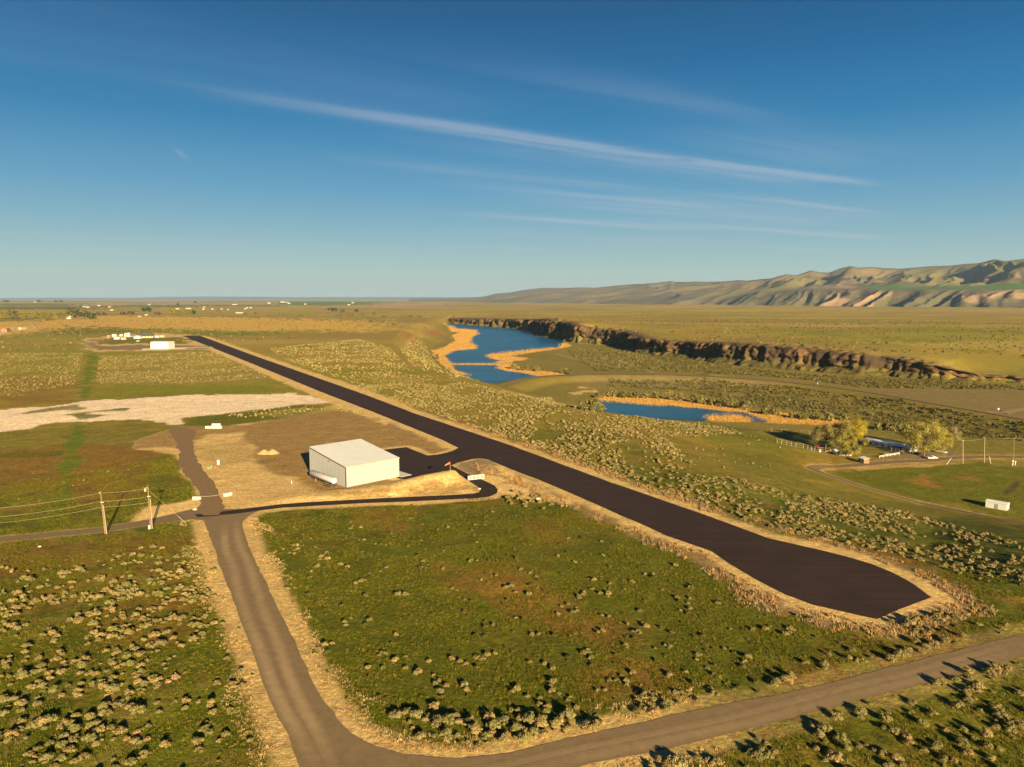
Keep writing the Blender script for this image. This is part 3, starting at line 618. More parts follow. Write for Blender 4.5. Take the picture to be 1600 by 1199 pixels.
# ------------------------------------------------------------------ ranges of hills across the river
CREST = [(640,466.5),(700,466),(740,465.5),(760,463),(775,459),(800,457),(815,454),(835,451.5),(850,450.3),(880,450.5),(910,449.5),(930,450.5),(950,448),(970,446),(990,445),(1020,443),(1046,439.8),(1052,441.5),(1100,441),(1130,440.5),
         (1155,438.5),(1165,439.5),(1200,436),(1224,429.5),(1240,431),(1262,423.5),(1275,426.5),(1290,427),(1308,420),(1324,417),(1335,419.5),(1356,418.5),(1372,421),(1400,421),(1430,418.5),(1450,417),(1480,416),(1500,413.5),(1520,412.5),
         (1545,406.3),(1562,409.5),(1600,405.5),(1700,398),(1850,402),(2100,392),(2500,400),(3200,420)]
def build_hills():
    us = np.concatenate([np.arange(640, 1700, 1.6), np.arange(1700, 3200, 10)]); cu = np.array(CREST)
    cv = np.interp(us, cu[:, 0], cu[:, 1]); Dc = np.interp(us, [640, 800, 1000, 1200, 1400, 1600, 2400, 3200], [26000, 19000, 14500, 11000, 9200, 8200, 7600, 7400])
    D0 = Dc*0.50
    S = np.concatenate([np.linspace(0, .34, 110), np.linspace(.345, 1, 130), np.linspace(1.03, 1.4, 8)])
    ux = (us-800)/F*1.0
    ss, ii = np.meshgrid(S, np.arange(len(us)), indexing='ij')
    D = D0[ii]+(Dc-D0)[ii]*ss; X = D*ux[ii]; Y = D
    wterr = np.interp(us, [640, 1000, 1250, 1400, 3200], [0, .15, .8, 1, 1])[ii]
    vter = np.interp(us, [640, 1000, 1260, 1400, 1600, 3200], [466, 462, 454, 452.8, 452, 450])[ii]
    tlow = sstep(ss, .10, .32)
    zt = CH+(467-vter)/F*(D0+(Dc-D0)*.34)[ii]
    zc = CH+(467-cv)[ii]/F*Dc[ii]
    base = -60.0
    zl = base+(zt-base)*tlow
    up = sstep(ss, .46, 1.0)*.5+np.clip((ss-.44)/.56, 0, 1)*.5
    zl = zl+30*np.clip((ss-.335)/.12, 0, 1); z1 = zl+(zc-zt-30)*up
    z2 = base+(zc-base)*np.clip(ss/1.0, 0, 1)**0.8           # plain slope for the distant ridges
    z = z1*wterr+z2*(1-wterr)
    z = np.where(ss > 1, zc-(ss-1)*260, z)
    # spurs and gullies that run down the slope, leaning
    wob = (fbm(X, Y, 1400, 3, 71)-.5)*1300
    g = X-0.75*Y+wob*.6
    r1 = 1-np.abs(vnoise(g/820, Y/2600, 72)*2-1); r2 = 1-np.abs(vnoise(g/260, Y/900, 73)*2-1); r3 = 1-np.abs(vnoise(g/95, Y/380, 74)*2-1)
    env_u = np.clip((ss-.42)/.15, 0, 1)*np.clip((1.0-ss)/.22, 0, 1)
    env_l = np.clip((ss-.04)/.08, 0, 1)*np.clip((.30-ss)/.10, 0, 1)
    env_p = np.clip(ss/.1, 0, 1)*np.clip((1-ss)/.15, 0, 1)
    amp = (zc-zt)
    zu = (r1-.6)*.42*amp+(r2-.5)*.30*amp+(r3-.5)*.14*amp+(fbm(X, Y, 120, 3, 79)-.5)*.06*amp
    zlow = (r2-.6)*80+(r3-.5)*75+(fbm(X, Y, 70, 3, 82)-.5)*26
    z = z+wterr*(env_u*zu+env_l*zlow*np.clip((us[ii]-1000)/300, .3, 1))+(1-wterr)*env_p*((r1-.6)*.30*(zc+60)+(r2-.5)*.14*(zc+60))
    lim = CH+(467-cv-1.2)[ii]/F*D                             # nothing in front may top the crest line
    z = np.where(ss < .97, np.minimum(z, lim), z)
    n1 = fbm(X, Y, 700, 4, 75); n2 = fbm(X, Y, 160, 3, 76)
    c = np.empty(X.shape+(3,)); c[:] = (.125, .098, .046)
    def mx(col_, w_): c[:] = c*(1-w_[..., None])+np.array(col_)*w_[..., None]
    mx((.15, .138, .038), sstep(n1, .48, .62)*.7); mx((.165, .110, .062), sstep(n2*.5+fbm(X, Y, 900, 3, 78)*.5, .52, .64)*.6)
    mx((.085, .083, .046), env_l*.8)
    mx((.30, .195, .115), env_l*sstep(fbm(X, Y, 420, 4, 77)*.75+r3*.25, .54, .64)*np.clip((us[ii]-1240)/60, 0, 1)*sstep(ss, .10, .14)*(1-sstep(ss, .24, .30))*.95)
    ter = (ss > .345)*(ss < .45)*wterr*np.clip((us[ii]-1330)/30, 0, 1); mx((.06, .16, .02), ter*.95)
    ter2 = (ss > .345)*(ss < .45)*wterr*np.clip((us[ii]-1240)/30, 0, 1)*np.clip((1345-us[ii])/20, 0, 1); mx((.32, .22, .13), ter2*.9)
    mx((.15, .115, .085), (1-wterr)*.5)
    idx = np.arange(X.size).reshape(X.shape)
    f = np.stack([idx[:-1, :-1], idx[:-1, 1:], idx[1:, 1:], idx[1:, :-1]], -1).reshape(-1, 4)
    tag(mesh_np('hills', np.column_stack([X.ravel(), Y.ravel(), z.ravel()]), f, HILLM, c.reshape(-1, 3), smooth=True), kind='structure')
    # low far hills closing the plain on the left
    us = np.arange(-1200, 1200, 6.0); S = np.linspace(0, 1, 14); ss, ii = np.meshgrid(S, np.arange(len(us)), indexing='ij')
    D = 30000+9000*ss; X = D*((us-800)/F)[ii]; Y = D
    top = 60+ (1.2+2.6*fbm(us*1.0, us*0, 160, 4, 80)[ii]-(.8*(us < 250))[ii])/F*39000
    z = -30+(top+30)*sstep(ss, 0, .9)+(fbm(X, Y, 2500, 3, 81)-.5)*60*sstep(ss, 0, .3)*(1-sstep(ss, .6, 1))
    idx = np.arange(X.size).reshape(X.shape); f = np.stack([idx[:-1, :-1], idx[:-1, 1:], idx[1:, 1:], idx[1:, :-1]], -1).reshape(-1, 4)
    tag(mesh_np('far_hills', np.column_stack([X.ravel(), Y.ravel(), z.ravel()]), f, HILLM, np.tile((.13, .13, .11), (X.size, 1)), smooth=True), kind='structure')
build_hills()

# ------------------------------------------------------------------ foliage building blocks
def leaf_cloud(n, centres, radii, size, rng, flat=0.85, up=0.25, low=-0.25, inner=.62):
    """n leaf clumps (triangles) spread over and inside a set of rounded puffs"""
    k = rng.choice(len(centres), n, p=radii**2/np.sum(radii**2)); d = rng.normal(size=(n, 3)); d /= np.linalg.norm(d, axis=1)[:, None]
    d[:, 2] = np.where(d[:, 2] < low, -d[:, 2], d[:, 2]); rr = radii[k]*(inner+(1.04-inner)*rng.random(n))
    p = centres[k]+d*rr[:, None]*np.array((1, 1, flat)); p[:, 2] = np.maximum(p[:, 2], 0.03)
    nrm = d+rng.normal(size=(n, 3))*0.45+np.array((0, 0, up)); nrm /= np.linalg.norm(nrm, axis=1)[:, None]
    a = np.cross(nrm, rng.normal(size=(n, 3))); a /= np.linalg.norm(a, axis=1)[:, None]; b = np.cross(nrm, a)
    s = size*(0.6+0.8*rng.random(n))[:, None]
    v = np.stack([p+a*s, p-a*s*.55+b*s*.85, p-a*s*.5-b*s*.9], 1)
    return v, k
def bush(n, seed, size, puffs=9, spread=.62, tall=.62):
    rng = np.random.default_rng(seed); th = rng.random(puffs)*2*math.pi; r = np.sqrt(rng.random(puffs))*spread
    c = np.column_stack([r*np.cos(th), r*np.sin(th), tall*(1-.55*(r/spread)**2)*(.7+.5*rng.random(puffs))]); rad = .26+.16*rng.random(puffs)
    v, k = leaf_cloud(n, c, rad, size, rng); sh = (.82+.36*rng.random(puffs))[k]*(.85+.3*rng.random(n))
    col = np.ones((n, 3, 3))*sh[:, None, None]
    wood = v[:, :, 2].mean(1) < .20; col[wood] *= np.array((.62, .50, .50))
    m = max(2, n//40); t2 = []                              # bare stems showing at the base
    for i in range(m):
        a = rng.random()*6.28; q = np.array((math.cos(a)*.25, math.sin(a)*.25, 0)); e = q*2.2+np.array((0, 0, .55)); w_ = np.array((-math.sin(a), math.cos(a), 0))*.035
        t2.append([q*.4+w_, q*.4-w_, e])
    v = np.concatenate([v, np.array(t2)]); col = np.concatenate([col, np.ones((m, 3, 3))*np.array((.45, .36, .38))])
    return v.reshape(-1, 3), col.reshape(-1, 3)
PROTO = {'hi': [bush(760, 100+i, .082, 13) for i in range(8)], 'mid': [bush(150, 200+i, .19, 8) for i in range(8)], 'lo': [bush(26, 300+i, .46, 4) for i in range(8)], 'tiny': [bush(9, 400+i, .75, 3) for i in range(8)]}
def merged(name, items, label=None, mat_=LEAF, protos=None):
    """items: x,y,z,scale,scale_z,rot,r,g,b,lod -> one mesh"""
    Vs, Cs = [], []
    for lod in ('hi', 'mid', 'lo', 'tiny') if protos is None else ('p',):
        sel = items if protos is not None else items[items[:, 9] == {'hi': 0, 'mid': 1, 'lo': 2, 'tiny': 3}[lod]]
        if not len(sel): continue
        PR = PROTO[lod] if protos is None else protos; kk = np.arange(len(sel)) % len(PR)
        for j, (pv, pc) in enumerate(PR):
            q = sel[kk == j]
            if not len(q): continue
            c, s_ = np.cos(q[:, 5]), np.sin(q[:, 5]); x = pv[None, :, 0]*c[:, None]-pv[None, :, 1]*s_[:, None]; y = pv[None, :, 0]*s_[:, None]+pv[None, :, 1]*c[:, None]
            P = np.stack([x*q[:, 3:4]+q[:, 0:1], y*q[:, 3:4]+q[:, 1:2], pv[None, :, 2]*q[:, 4:5]+q[:, 2:3]], -1)
            Vs.append(P.reshape(-1, 3)); Cs.append((pc[None]*q[:, None, 6:9]).reshape(-1, 3))
    v = np.concatenate(Vs); c = np.concatenate(Cs); f = np.arange(len(v)).reshape(-1, 3)
    return tag(mesh_np(name, v, f, mat_, c), kind='stuff')
HARD = (P_RUN, P_APR, P_CRO, P_MAI, P_NOR, P_HPD, P_CAL, P_HANG)
WATERP = [Z(LAKE), Z(LAKE2), Z(POND)]
def clear_of(x, y, pad=1.0, hard=HARD, graded=True):
    ok = np.ones(len(x), bool)
    for P in hard: ok &= sdf(x, y, P, pad+3) > pad
    if graded: ok &= sdf(x, y, P_GRA, 6) > 0.5
    ok &= sdf(x, y, P_FARP, 6) > 1
    for P in WATERP: ok &= sdf(x, y, P, 6) > 1
    ok &= (seg_dist(x, y, DRIVE, closed=False) > 3.6) | (y > 700); ok &= (seg_dist(x, y, DAM, closed=False) > 6.5) | (y > 1000)
    return ok
def GP(pts): return np.array([G(a, b)[:2] for a, b in pts])
def scatter(P, dens, clump, thr, pad=1.0, graded=True, hard=HARD, seed=0):
    a = P.min(0); b = P.max(0); n = int((b[0]-a[0])*(b[1]-a[1])*dens); p = a+RNG.random((n, 2))*(b-a); x, y = p[:, 0], p[:, 1]
    ok = inside(x, y, P)&(y > 20)
    if clump: ok &= fbm(x, y, clump, 3, 90+seed) > thr-.12+.24*RNG.random(n)
    ok &= np.abs(np.arctan2(x, y)) < math.radians(40)
    x, y = x[ok], y[ok]; ok = clear_of(x, y, pad, hard, graded); return x[ok], y[ok]
TINTS = np.array([(.290, .228, .088), (.262, .220, .092), (.33, .24, .100), (.23, .205, .072)])
DARKT = np.array([(.135, .118, .040), (.105, .102, .030), (.165, .13, .05)])
def items(x, y, s0, s1, tints, far=1.0):
    n = len(x); z = height(x, y)-.03; s = s0+(s1-s0)*RNG.random(n)**1.6; t = tints[RNG.integers(0, len(tints), n)]*(.85+.3*RNG.random((n, 1)))
    d = np.hypot(x, y); lod = np.where(d < 150, 0, np.where(d < 260, 1, np.where(d < 560, 2, 3)))
    return np.column_stack([x, y, z, s, s*(.85+.3*RNG.random(n)), RNG.random(n)*6.28, t, lod])
ZONES = [
 (GP([(560,602),(700,594),(780,610),(860,622),(940,650),(1100,658),(1160,678),(1040,684),(1060,705),(1100,740),(1230,770),(1420,800),(1600,850),(1900,900),(1900,985),(1530,908),(1440,878),(1200,824),(1000,753),(840,698),(650,640),(560,608)]), .26, 16, .40, .5, 1.05, TINTS),
 (GP([(420,545),(560,530),(612,545),(640,578),(690,594),(560,602),(450,565)]), .09, 26, .42, .5, 1.0, TINTS),
 (GP([(640,525),(660,525),(676,560),(700,582),(760,597),(700,596),(640,570),(625,545)]), .045, 20, .42, .6, 1.3, TINTS),
 (GP([(885,548),(960,545),(1060,560),(1200,580),(1300,588),(1400,592),(1600,604),(1600,610),(1350,606),(1240,592),(1100,583),(930,580),(900,560)]), .085, 22, .34, .6, 1.5, DARKT),
 (GP([(950,592),(1110,592),(1240,604),(1400,624),(1600,662),(1900,720),(1900,735),(1600,690),(1500,684),(1400,664),(1290,648),(1180,636),(1080,612),(950,604)]), .15, 18, .34, .6, 1.3, DARKT),
 (GP([(900,545),(1000,552),(1060,572),(960,576),(905,566)]), .035, 25, .40, .6, 1.2, np.vstack([DARKT, TINTS])),
 (GP([(0,552),(130,552),(118,600),(0,625),(-200,640),(-200,560)]), .11, 30, .40, .35, .75, TINTS*.85),
 (GP([(155,556),(330,550),(420,590),(300,600),(150,600)]), .14, 30, .36, .35, .75, TINTS*.85),
 (GP([(-150,890),(0,872),(100,882),(330,850),(345,900),(368,955),(392,1020),(405,1100),(400,1290),(-500,1290),(-300,900)]), .075, 9, .46, .35, 1.1, TINTS),
 (GP([(420,830),(560,800),(780,795),(840,800),(1100,895),(1250,965),(1380,985),(1600,960),(1600,985),(1250,1070),(900,1150),(640,1170),(560,1140),(480,1030)]), .05, 14, .37, .28, .80, np.vstack([TINTS, DARKT*.9, DARKT*.9])),
 (GP([(620,1120),(700,1090),(900,1070),(1200,1040),(1420,985),(1600,950),(1900,900),(1900,915),(1600,982),(1250,1070),(900,1150),(720,1180)]), .035, 10, .46, .5, 1.0, TINTS),
 (GP([(920,1215),(1060,1178),(1200,1140),(1400,1092),(1600,1035),(1900,950),(2100,950),(2100,1290),(800,1290)]), .06, 9, .42, .5, 1.15, TINTS),
 (GP([(320,648),(400,642),(470,635),(560,640),(590,652),(560,650),(470,650),(400,654)]), .10, 8, .40, .5, .95, TINTS*1.1),
 (GP([(782,780),(800,768),(850,775),(870,790),(850,800),(800,790)]), .16, 6, .35, .7, 1.25, TINTS),
 (GP([(1180,770),(1230,690),(1160,680),(1060,700),(1110,730)]), .012, 12, .45, .5, .9, TINTS),
 (GP([(0,735),(250,730),(290,765),(200,795),(0,815)]), .006, 12, .45, .3, .7, TINTS),
]
allb = []
for i, (P, dn, cl_, th_, s0, s1, tt) in enumerate(ZONES):
    x, y = scatter(P, dn, cl_, th_, seed=i, graded=(i != 12), pad=(7.0 if i in (0, 1) else 1.0)); allb.append(items(x, y, s0, s1, tt))
# scrub further out: sparser, larger clumps, still single bushes
for P, dn, th_ in ((GP([(330,540),(560,520),(640,512),(640,500),(560,497),(-100,500),(-100,548),(120,552),(300,556)]), .0022, .46), (np.array([(330, 900), (160, 1300), (110, 2100), (900, 2200), (1500, 1500), (1100, 800), (700, 640), (520, 720)], float), .0045, .44),
                 (np.array([(-600, 2000), (-250, 1700), (100, 2400), (900, 2400), (1600, 3400), (-900, 3400)], float), .0009, .46)):
    x, y = scatter(P, dn, 90, th_, seed=30); it = items(x, y, .9, 1.9, np.vstack([TINTS*.8, DARKT])); allb.append(it)
allb = np.vstack(allb)
# bushes the photograph shows singly near the viewpoint, as traced points with a radius in metres
def zp(u0, v0, pts, k=3.435): return [(u0+a/k, v0+b/k) for a, b in pts]
LEFT = zp(0, 850, [(360,150),(430,135),(385,205),(330,150),(520,180),(160,190),(215,228),(275,285),(350,258),(100,265),(18,265),(190,310),(90,340),(85,375),(40,380),(120,330),(90,450),(65,440),(640,65),(820,15),(700,100),(760,60),(860,70),(945,70),(1010,50),(990,95),(1000,160),
 (965,150),(1040,155),(850,140),(880,150),(930,165),(800,190),(490,285),(530,290),(570,240),(610,200),(640,230),(680,225),(720,245),(750,270),(620,270),(660,290),(590,320),(610,355),(660,380),(730,385),(820,345),(860,270),(900,240),(950,235),(1000,240),(1050,265),(1090,290),(1030,290),
 (980,300),(930,300),(890,315),(460,265),(430,410),(480,380),(515,375),(500,430),(540,490),(600,500),(600,460),(650,460),(690,480),(780,440),(830,410),(880,420),(930,395),(980,400),(1030,430),(1060,440),(1100,385),(1150,420),(830,490),(860,540),(820,545),(930,510),(1040,510),
 (570,575),(720,560),(680,600),(740,600),(760,650),(700,640),(600,640),(450,620),(440,650),(480,690),(610,720),(740,710),(500,750),(420,790),(600,780),(290,780),(170,770),(120,720),(120,680),(180,690),(130,580),(40,630),(210,610),(300,620),(265,690),(330,690),(690,800),(770,750),
 (640,860),(700,880),(740,900),(560,880),(200,860),(110,860),(30,840),(20,910),(120,955),(230,960),(190,980),(270,950),(350,960),(400,990),(480,930),(540,1000),(640,1010),(480,1050),(330,1080),(370,1110),(200,1100),(150,1130),(50,1050),(60,1030),(1000,840),(1140,860),(1100,990),
 (1060,1060),(380,960),(250,1150),(700,1180)])
DEADL = zp(0, 850, [(860,720),(900,735),(940,712),(735,1005),(790,1045),(590,800),(660,170)])
MID = [(452,862),(460,858),(502,868),(512,872),(496,882),(531,880),(563,907),(571,905),(633,927),(714,920),(736,875),(791,917),(828,894),(826,927),(538,971),(519,1004),(575,1042),(598,1042),(618,1030),(634,1043),(653,1049),(706,1028),(729,1035),(754,1028),(774,1020),(828,1033),(851,1035),(831,990),
 (679,1067),(687,1080),(725,1070),(808,1071),(824,1086),(928,905),(913,924),(905,933),(925,918),(938,926),(950,927),(887,943),(902,953),(940,960),(934,987),(980,974),(989,985),(1010,978),(1058,933),(1078,933),(1079,950),(913,1019),(918,1014),(1039,1007),(979,1010),(1196,982),(1234,987),(1240,983),(1164,1033),
 (1091,1022),(989,1051),(1042,1051),(1123,1057),(963,1062),(980,1068),(864,1065),(863,1080),(823,1087),(946,1077),(1065,1080),(887,1092),(855,1103),(1091,1094),(1117,1083),(1213,1065),(1326,1028)]
BIG = [(618,1118),(636,1113),(650,1118),(679,1103),(685,1130),(700,1128),(717,1129),(735,1128),(764,1121),(790,1127),(787,1156),(761,1150),(828,1127),(834,1147),(819,1158),(659,1150),(1010,1089),(1018,1095),(887,1120),(937,1131),(925,1136),(1042,1106),(1021,1112),(1234,1056),(1228,1064),(829,1118),(845,1128),(864,1135),(872,1128),
 (1390,1030),(1405,1022),(1419,1015),(1446,1010),(1460,1007),(1475,1000),(1501,993),(1431,972),(1420,976),(1463,963),(1492,963),(1448,990),(1430,1002),(770,1136),(740,1145),(700,1150),(806,1140),(850,1150)]
SOUTH = [(1469,1068),(1492,1060),(1510,1051),(1527,1071),(1515,1078),(1547,1051),(1555,1046),(1574,1045),(1594,1083),(1498,1103),(1565,1118),(1280,1147),(1288,1140),(1315,1156),(1297,1176),(1305,1184),(1190,1173),(1200,1179),(1182,1184),(1047,1191),(1060,1196),(1120,1193),(1345,1112),(1385,1125),(1440,1130),(1420,1160),(1460,1170),(1500,1160),(1540,1150),
 (1580,1140),(1400,1185),(1350,1175),(1530,1190),(1590,1180),(1250,1195),(1222,1165),(1330,1130),(1555,1090),(1600,1062)]
groups = []
def singles(pts, s0, s1, tints, area, cat):
    P = np.array([G(a, b+3)[:2] for a, b in pts]); it = items(P[:, 0], P[:, 1], s0, s1, tints)
    for r in it: groups.append((r, area, cat))
singles(LEFT, .8, 1.35, TINTS, 'left', 'sage'); singles(DEADL, .7, 1.0, np.array([(.36, .24, .13)]), 'left', 'dead')
singles(MID, .5, .95, TINTS, 'mid', 'sage'); singles(BIG, 1.0, 1.6, TINTS*.95, 'verge', 'sage'); singles(SOUTH, .95, 1.45, TINTS, 'south', 'sage')
# smaller bushes that crowd round the larger ones of the left field and the roadside row
sat = []
for r_, area, kd in groups:
    m_ = {'left': 3, 'verge': 2, 'south': 2, 'mid': 1}[area]
    for _ in range(m_):
        if RNG.random() < .75:
            a = RNG.random()*6.28; d_ = r_[3]*(1.0+1.3*RNG.random()); sat.append((r_[0]+math.cos(a)*d_*1.4, r_[1]+math.sin(a)*d_))
sat = np.array(sat); sat = sat[clear_of(sat[:, 0], sat[:, 1], 1.5)]; satb = items(sat[:, 0], sat[:, 1], .45, .95, TINTS)
# rank every bush by how large it shows; the 300 largest become objects, the rest one mesh
ex = np.array([g[0] for g in groups]); rest = allb
dd = seg_dist(rest[:, 0], rest[:, 1], np.vstack([ex[:, :2]]), closed=False) if False else None
keep = np.ones(len(rest), bool)
for e in ex:
    m = (np.abs(rest[:, 0]-e[0]) < 1.3) & (np.abs(rest[:, 1]-e[1]) < 1.3); keep &= ~m
rest = np.vstack([rest[keep], satb])
def inframe(r):
    yc = r[:, 1]*CT-(r[:, 2]-CH)*ST; zc = r[:, 1]*ST+(r[:, 2]-CH)*CT; u = 800+F*r[:, 0]/yc; v = 599.5-F*zc/yc
    return (u > -5) & (u < 1605) & (v < 1205) & (yc > 0), u, v
okf, uu, vv = inframe(rest); size = np.where(okf, rest[:, 3]/np.hypot(rest[:, 0], rest[:, 1]), 0)
need = max(0, 300-len(groups)); order = np.argsort(-size)[:need]
for i in order:
    u, v = uu[i], vv[i]
    area = 'left' if u < 460 and v > 840 else ('south' if (v > 1199-(u-908)*.3 and u > 900) else 'mid')
    groups.append((rest[i], area, 'sage'))
mask = np.ones(len(rest), bool); mask[order] = False; rest = rest[mask]
groups = groups[:300]
BUSHME = []
for i, (pv, pc) in enumerate(PROTO['hi']):
    for k, tcol in enumerate(TINTS):
        o = mesh_np('sagebrush', pv, np.arange(len(pv)).reshape(-1, 3), LEAF, pc*tcol, link=False); BUSHME.append(o.data); bpy.data.objects.remove(o)
DEADME = []
for i in range(3):
    pv, pc = bush(170, 500+i, .13, 11, .55, .4); o = mesh_np('dry_brush', pv, np.arange(len(pv)).reshape(-1, 3), LEAF, pc*np.array((.42, .27, .14)), link=False); DEADME.append(o.data); bpy.data.objects.remove(o)
def place_words(r, area):
    _, u, v = inframe(r[None, :10]); u = float(u[0]); v = float(v[0])
    if area == 'left':
        ew = 'far left in' if u < 75 else ('left in' if u < 165 else ('right in' if u < 245 else 'beside the road in'))
        return f"{ew} the left field, {'below the power poles' if v < 925 else ('in its upper middle' if v < 990 else ('in its lower middle' if v < 1080 else 'near the bottom of the photo'))}"
    if area == 'south': return ('just below the road, ' if v < 1199-(u-900)*.19+15 else 'away from the road, ')+('in the far bottom right corner' if u > 1450 else ('right of bottom centre' if u > 1250 else 'at bottom centre'))
    if area == 'verge': return 'above the foreground road, '+('in the thick left clump' if u < 700 else ('in the clump centre' if u < 780 else ('in the thick right clump' if u < 900 else ('right of the thick clump' if u < 1300 else 'below the rounded runway end'))))
    return 'in the green field, '+('near the gravel road' if u < 620 else ('left of its middle' if u < 800 else ('right of its middle' if u < 1000 else 'towards the runway end')))+(', upper part' if v < 930 else (', middle part' if v < 1020 else ', lower part'))
for i, (r, area, kd) in enumerate(groups):
    me = (DEADME if kd == 'dead' else BUSHME)[int(RNG.integers(0, 1000)) % (3 if kd == 'dead' else len(BUSHME))]
    o = bpy.data.objects.new('dry_brush' if kd == 'dead' else 'sagebrush', me); COL.objects.link(o)
    o.location = r[:3]; o.scale = (r[3], r[3], r[4]); o.rotation_euler = (0, 0, r[5])
    sz = 'large' if r[3] > 1.1 else ('mid-sized' if r[3] > .85 else 'small'); pw = place_words(r, area)
    if kd == 'dead': tag(o, 'dead brown brush '+pw, 'dry brush', 'dead brush heaps '+pw)
    else: tag(o, f'{sz} pale sagebrush '+pw, 'bush', f'{sz} sagebrush '+pw)
merged('sagebrush_scrub', rest)
# low tufts of grass and dry weeds that roughen the near ground
def tuft(seed, n=9, h=.5):
    rng = np.random.default_rng(seed); V_ = []
    for i in range(n):
        a = rng.random()*6.28; b = rng.random()*6.28; q = np.array((math.cos(b), math.sin(b), 0))*rng.random()*.45; w_ = np.array((-math.sin(a), math.cos(a), 0))*.075
        V_ += [q-w_, q+w_, q+np.array((math.cos(a)*.25, math.sin(a)*.25, h*(.6+.7*rng.random())))]
    return np.array(V_), np.ones((n*3, 3))
TUFT = [tuft(700+i) for i in range(6)]
def tufts(name, x, y, s0, s1, tints, zs=1.0):
    n = len(x); s = s0+(s1-s0)*RNG.random(n); t = tints[RNG.integers(0, len(tints), n)]*(.8+.4*RNG.random((n, 1)))
    it = np.column_stack([x, y, height(x, y)-.02, s, s*zs*(.7+.6*RNG.random(n)), RNG.random(n)*6.28, t, np.zeros(n)])
    return merged(name, it, protos=TUFT)
NEARG = np.array([(-110, 60), (-165, 190), (-165, 235), (-100, 290), (-60, 215), (30, 205), (90, 160), (150, 150), (260, 260), (300, 240), (170, 60)], float)
x, y = scatter(NEARG, 4.5, 5, .45, pad=.6, seed=50); q_ = sdf(x, y, P_MAI, 8) > 3.5; x, y = x[q_], y[q_]; q_ = sdf(x, y, P_RUN, 12) > 9; x, y = x[q_], y[q_]; g1 = fbm(x, y, 26, 4, 31)
tufts('grass', x, y, .3, .8, np.array([(.115, .128, .010), (.085, .10, .009), (.15, .138, .014), (.20, .14, .03)]), .75)
# dry weeds along the paved edges
def fringe(P, d0, d1, dens, seed, box, extra=None):
    x = box[0]+RNG.random(int((box[2]-box[0])*(box[3]-box[1])*dens))*(box[2]-box[0]); y = box[1]+RNG.random(len(x))*(box[3]-box[1])
    d = sdf(x, y, P, 30)+(fbm(x, y, 9, 2, 95)-.5)*5; ok = (d > d0) & (d < d1) & (fbm(x, y, 6, 2, 96+seed) > .45); x, y = x[ok], y[ok]
    ok = clear_of(x, y, .8, graded=True); return x[ok], y[ok]
x, y = fringe(P_RUN, 3.5, 10, 1.5, 0, (-60, 120, 120, 340)); tufts('dry_weeds', x, y, .7, 1.4, np.array([(.42, .27, .13), (.36, .24, .14), (.50, .27, .09), (.33, .25, .12)]), .9)
x, y = fringe(P_MAI, 1.2, 5.5, 3.0, 1, (-130, 70, 30, 190)); tufts('dry_grass', x, y, .5, 1.0, np.array([(.55, .38, .16), (.48, .33, .15), (.38, .28, .12)]), .6)
# reeds on the shores
rx, ry = [], []
for P, dn in ((Z(SHORE_P), .55), (Z(SHORE_P2), .55), (Z(SHORE_L), .12), (Z(SHORE_R), .12)):
    a = P.min(0); b = P.max(0); n = int((b[0]-a[0])*(b[1]-a[1])*dn); p = a+RNG.random((n, 2))*(b-a); ok = inside(p[:, 0], p[:, 1], P); rx.append(p[ok, 0]); ry.append(p[ok, 1])
rx = np.concatenate(rx); ry = np.concatenate(ry); sc_ = np.where(np.hypot(rx, ry) > 720, 1.2, 1.0)
it = np.column_stack([rx, ry, np.full(len(rx), ZF+.1), sc_, sc_*1.6*(.5+.6*RNG.random(len(rx))), RNG.random(len(rx))*6.28, np.array([(.62, .37, .10)])*(.8+.4*RNG.random((len(rx), 1))), np.zeros(len(rx))])
merged('reeds', it, protos=TUFT)

# ------------------------------------------------------------------ materials of the built things
M_CREAM = mat("cream_steel", (.345, .342, .345), .55, .03, .3, spec=.3); M_ROOF = mat("galvalume_roof", (.66, .66, .64), .6, .05, .25, spec=.2); M_DARK = mat("dark_trim", (.06, .05, .04), .6)
M_WHITE = mat("white_paint", (.62, .60, .56), .45, .05, 1.0); M_TYRE = mat("rubber", (.03, .028, .026), .9); M_HUB = mat("orange_hub", (.50, .16, .06), .6); M_STEEL = mat("steel", (.35, .33, .30), .5, metal=.3)
M_ORANGE = mat("orange_fabric", (.75, .17, .07), .8); M_MESH = mat("grey_panel", (.20, .19, .18), .7, .25, 6); M_WOOD = mat("weathered_wood", (.24, .155, .085), .9, .3, 3); M_PALEWOOD = mat("pale_post", (.36, .28, .18), .9, .15, 2)
M_CONC = mat("white_concrete", (.58, .54, .46), .9, .12, 2, bump=.03); M_WIRE = mat("aluminium_wire", (.40, .34, .24), .5); M_FARM = mat('pale_farm_siding', (.40, .36, .30), .8); M_GREEN = mat("green_paint", (.10, .24, .12), .6); M_BROWN = mat("brown_siding", (.33, .155, .07), .85, .2, 3)
M_RED = mat("red_paint", (.38, .03, .03), .6, .2, 2); M_BLUE = mat("blue_plastic", (.05, .30, .62), .5); M_BLUER = mat("pale_blue_roof", (.78, .82, .84), .55, .2, .6); M_SIDE = mat("grey_green_siding", (.42, .44, .38), .8, .1, 2)
M_GLASS = mat("dark_glass", (.03, .035, .045), .2, spec=.5); M_NAVY = mat("dark_car_paint", (.03, .04, .09), .35); M_TAN = mat("tan_paint", (.55, .40, .23), .7, .15, 1); M_SHINGLE = mat("dark_shingles", (.085, .075, .085), .8, .2, 2)
M_PILE = mat("crushed_rock", (.46, .33, .14), .95, .2, 1.5, bump=.25, bscale=3); M_BARK = mat("bark", (.16, .11, .07), .9, .3, 3)

